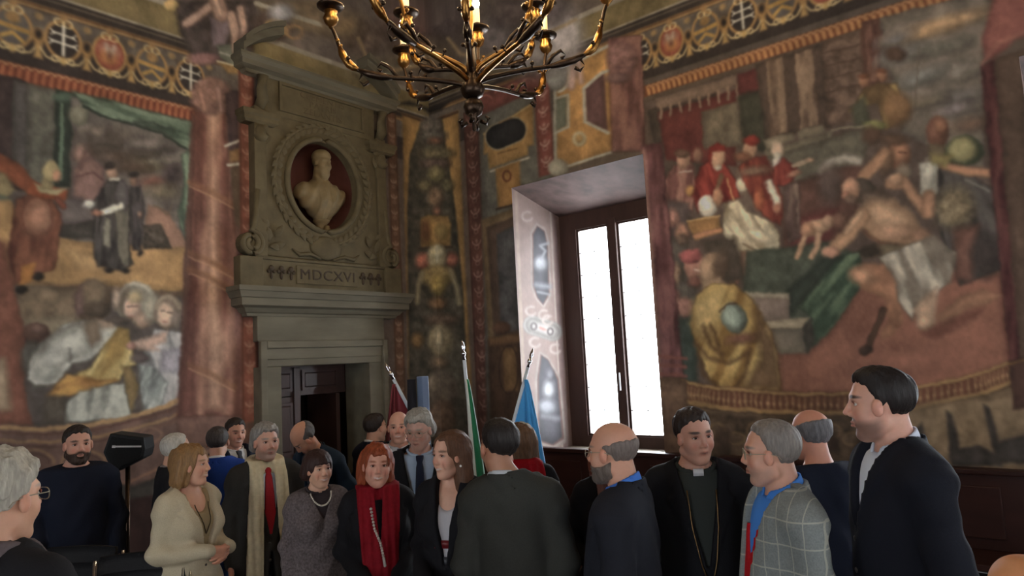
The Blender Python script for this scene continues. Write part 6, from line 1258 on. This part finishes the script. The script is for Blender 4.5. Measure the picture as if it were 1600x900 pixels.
# blue-grey upright post with a furled dark banner next to the red flag
p = at(660, 588, 5.6); E_ = empty('banner_post', (p[0], p[1], 0), 'square blue-grey banner post with furled dark cloth behind the grey-haired man', 'post')
bevel(MB().box(p[0]-.035, p[0]+.035, p[1]-.035, p[1]+.035, .05, p[2]).build('post', mat('slate_blue_paint', (106, 122, 150), rough=.45), E_), .006)
MB().tube([(p[0]-.075, p[1]+.05, .4), (p[0]-.08, p[1]+.055, 1.2), (p[0]-.075, p[1]+.05, p[2]-.02)], [.05, .045, .035], 10).build('furled_cloth', mat('furled_dark_cloth', (26, 26, 34), rough=.9), E_, True)
MB().box(p[0]-.16, p[0]+.16, p[1]-.16, p[1]+.16, 0, .05).build('foot', M_iron, E_)

# ------------------------------------------------------------------ loudspeaker on its stand
c = at(200, 704, 4.9); SP = empty('loudspeaker', (c[0], c[1], c[2]-.13), 'small black wedge loudspeaker with a white maker strip, on a stand', 'loudspeaker'); 
SP.rotation_euler = (0, radians(4), fa-pi/2+radians(12))
sp = MB().prism([(-.10, .13), (.12, .10), (.135, .02), (.125, -.04), (-.06, -.145), (-.135, .0)], -.11, .11, 'y'); sp.V = [(x, y, z+.13) for x, y, z in sp.V]
o = link('cabinet', sp.mesh('cabinet', mat('speaker_black', (24, 24, 26), rough=.6, noise=.1)), SP); bevel(o, .01)
g = MB().prism([(-.085, .108), (.105, .082), (.118, .02), (.108, -.03), (-.05, -.12), (-.115, .0)], -.118, -.108, 'y'); g.V = [(x, y, z+.13) for x, y, z in g.V]; link('grille', g.mesh('grille', mat('speaker_grille', (18, 18, 20), rough=.8, noise=.3, scale=300)), SP)
g = MB().box(-.06, .11, -.124, -.117, .165, .176).box(-.075, -.055, -.124, -.117, .162, .178); link('maker_strip', g.mesh('maker_strip', mat('strip_white', (206, 206, 206), rough=.5)), SP)
ST = empty('speaker_stand', (c[0], c[1], 0), 'black tripod stand holding the small loudspeaker', 'stand')
MB().tube([(c[0], c[1], .25), (c[0], c[1], c[2]-.09)], .016, 10).build('pole', M_iron, ST, True)
for k in range(3): t = 2*pi*k/3+.4; MB().tube([(c[0], c[1], .7), (c[0]+.4*cos(t), c[1]+.4*sin(t), .02)], .012, 8).build('leg', M_iron, ST, True)
MB().lathe([(.022, 0), (.03, .02), (.03, .06), (.02, .08)], (c[0], c[1], .68), 12).build('collar', M_iron, ST, True)

# ------------------------------------------------------------------ chairs with chrome frames
M_blk = mat('black_upholstery', (26, 25, 27), rough=.75, noise=.15, scale=120, bump=.2); chair_me = {}
def chair_meshes():
    m = MB()
    me = {}
    b = MB(); b.add([(x, y, z) for z in (.44, .475) for (x, y) in ((-.23, -.22), (.23, -.22), (.24, .0), (.22, .22), (-.22, .22), (-.24, 0))], [(5, 4, 3, 2, 1, 0), (6, 7, 8, 9, 10, 11)] + [(i, (i+1) % 6, 6+(i+1) % 6, 6+i) for i in range(6)]); me['seat'] = b.mesh('seat', M_blk)
    b = MB(); n = 9; V = []
    for j, z in enumerate((.55, .62, .74, .84, .88)):
        for i in range(n): x = -.22+.44*i/(n-1); V.append((x*(1 if j < 3 else .94), -.22-.05*(z-.44)/.44-.04*(1-(x/.22)**2), z))
    Fc = [(j*n+i, j*n+i+1, (j+1)*n+i+1, (j+1)*n+i) for j in range(4) for i in range(n-1)]; off = len(V); V += [(x, y+.022, z) for x, y, z in V]; Fc += [tuple(q+off for q in f[::-1]) for f in Fc]
    ed = [i for i in range(n)]+[j*n+n-1 for j in range(1, 5)]+[4*n+i for i in range(n-2, -1, -1)]+[j*n for j in range(3, 0, -1)]; Fc += [(ed[k], ed[(k+1) % len(ed)], ed[(k+1) % len(ed)]+off, ed[k]+off) for k in range(len(ed))]
    b.add(V, Fc); me['backrest'] = b.mesh('backrest', M_blk, True)
    for sx in (-1, 1):
        me['front_leg%d' % sx] = MB().tube([(sx*.22, .20, .44), (sx*.235, .22, .2), (sx*.24, .23, .01)], .011, 8).mesh('leg', M_chrome, True)
        me['rear_leg%d' % sx] = MB().tube([(sx*.235, -.27, .86), (sx*.235, -.24, .60), (sx*.225, -.20, .44), (sx*.235, -.23, .2), (sx*.24, -.26, .01)], .011, 8).mesh('leg', M_chrome, True)
    me['rail'] = MB().tube([(-.225, .20, .43), (-.225, -.20, .43)], .01, 8).mesh('rail', M_chrome, True); me['rail2'] = MB().tube([(.225, .20, .43), (.225, -.20, .43)], .01, 8).mesh('rail', M_chrome, True)
    return me
CM = chair_meshes()
def chair(x, y, z, rz, label, group):
    E_ = empty('stacking_chair', (x, y, z), label, 'chair', group); E_.rotation_euler = (0, 0, rz)
    for k, me in CM.items(): link({'f': 'leg', 'r': 'leg'}.get(k[0], k) if 'leg' in k else ('rail' if 'rail' in k else k), me, E_)
    return E_
def stack(px, d, rot, n, where, group):
    p = at(px, 840, d)
    for k in range(n): chair(p[0]+.012*k*cos(fa), p[1]+.012*k*sin(fa), k*.085, fa-pi/2+radians(rot), ['bottom', 'second', 'third', 'fourth', 'fifth'][k]+' black chrome-framed chair of the stack '+where, group)
stack(66, 3.55, 172, 3, 'behind the elderly man at left', 'stacked chairs at left')
stack(186, 3.35, 188, 3, 'in front of the bearded man', 'stacked chairs at left')
stack(1562, 2.85, -50, 3, 'right of the tall young man', 'stacked chairs at right')
# ------------------------------------------------------------------ wooden bench under the window
def bench(y0, y1, label):
    xw = XR-.04; E_ = empty('wooden_bench', (xw-.25, (y0+y1)/2, 0), label, 'bench'); Mb = mat('bench_wood', (58, 34, 30), noise=.25, scale=9, rough=.4, stretch=(1, .2, 1))
    bevel(MB().box(xw-.45, xw-.02, y0, y1, .42, .46).build('seat', Mb, E_), .006); bevel(MB().box(xw-.06, xw, y0, y1, .46, .98).build('backrest', Mb, E_), .006); bevel(MB().box(xw-.09, xw+.01, y0-.02, y1+.02, .98, 1.02).build('top_rail', Mb, E_), .008)
    n = max(2, int((y1-y0)/.6))
    for k in range(n): a = y0+(y1-y0)*(k+.12)/n; b = y0+(y1-y0)*(k+.88)/n; bevel(MB().box(xw-.075, xw-.06, a, b, .54, .90).build('back_panel', Mb, E_), .008)
    for yy in (y0, y1-.05): bevel(MB().box(xw-.46, xw, yy, yy+.05, 0, .66).build('end_panel', Mb, E_), .006)
    MB().box(xw-.40, xw-.37, y0+.05, y1-.05, 0, .42).build('kickboard', Mb, E_); return E_
bench(2.75, 5.3, 'dark wooden bench against the wall below the window'); bench(-.2, 2.6, 'dark reddish wooden bench below the right fresco')
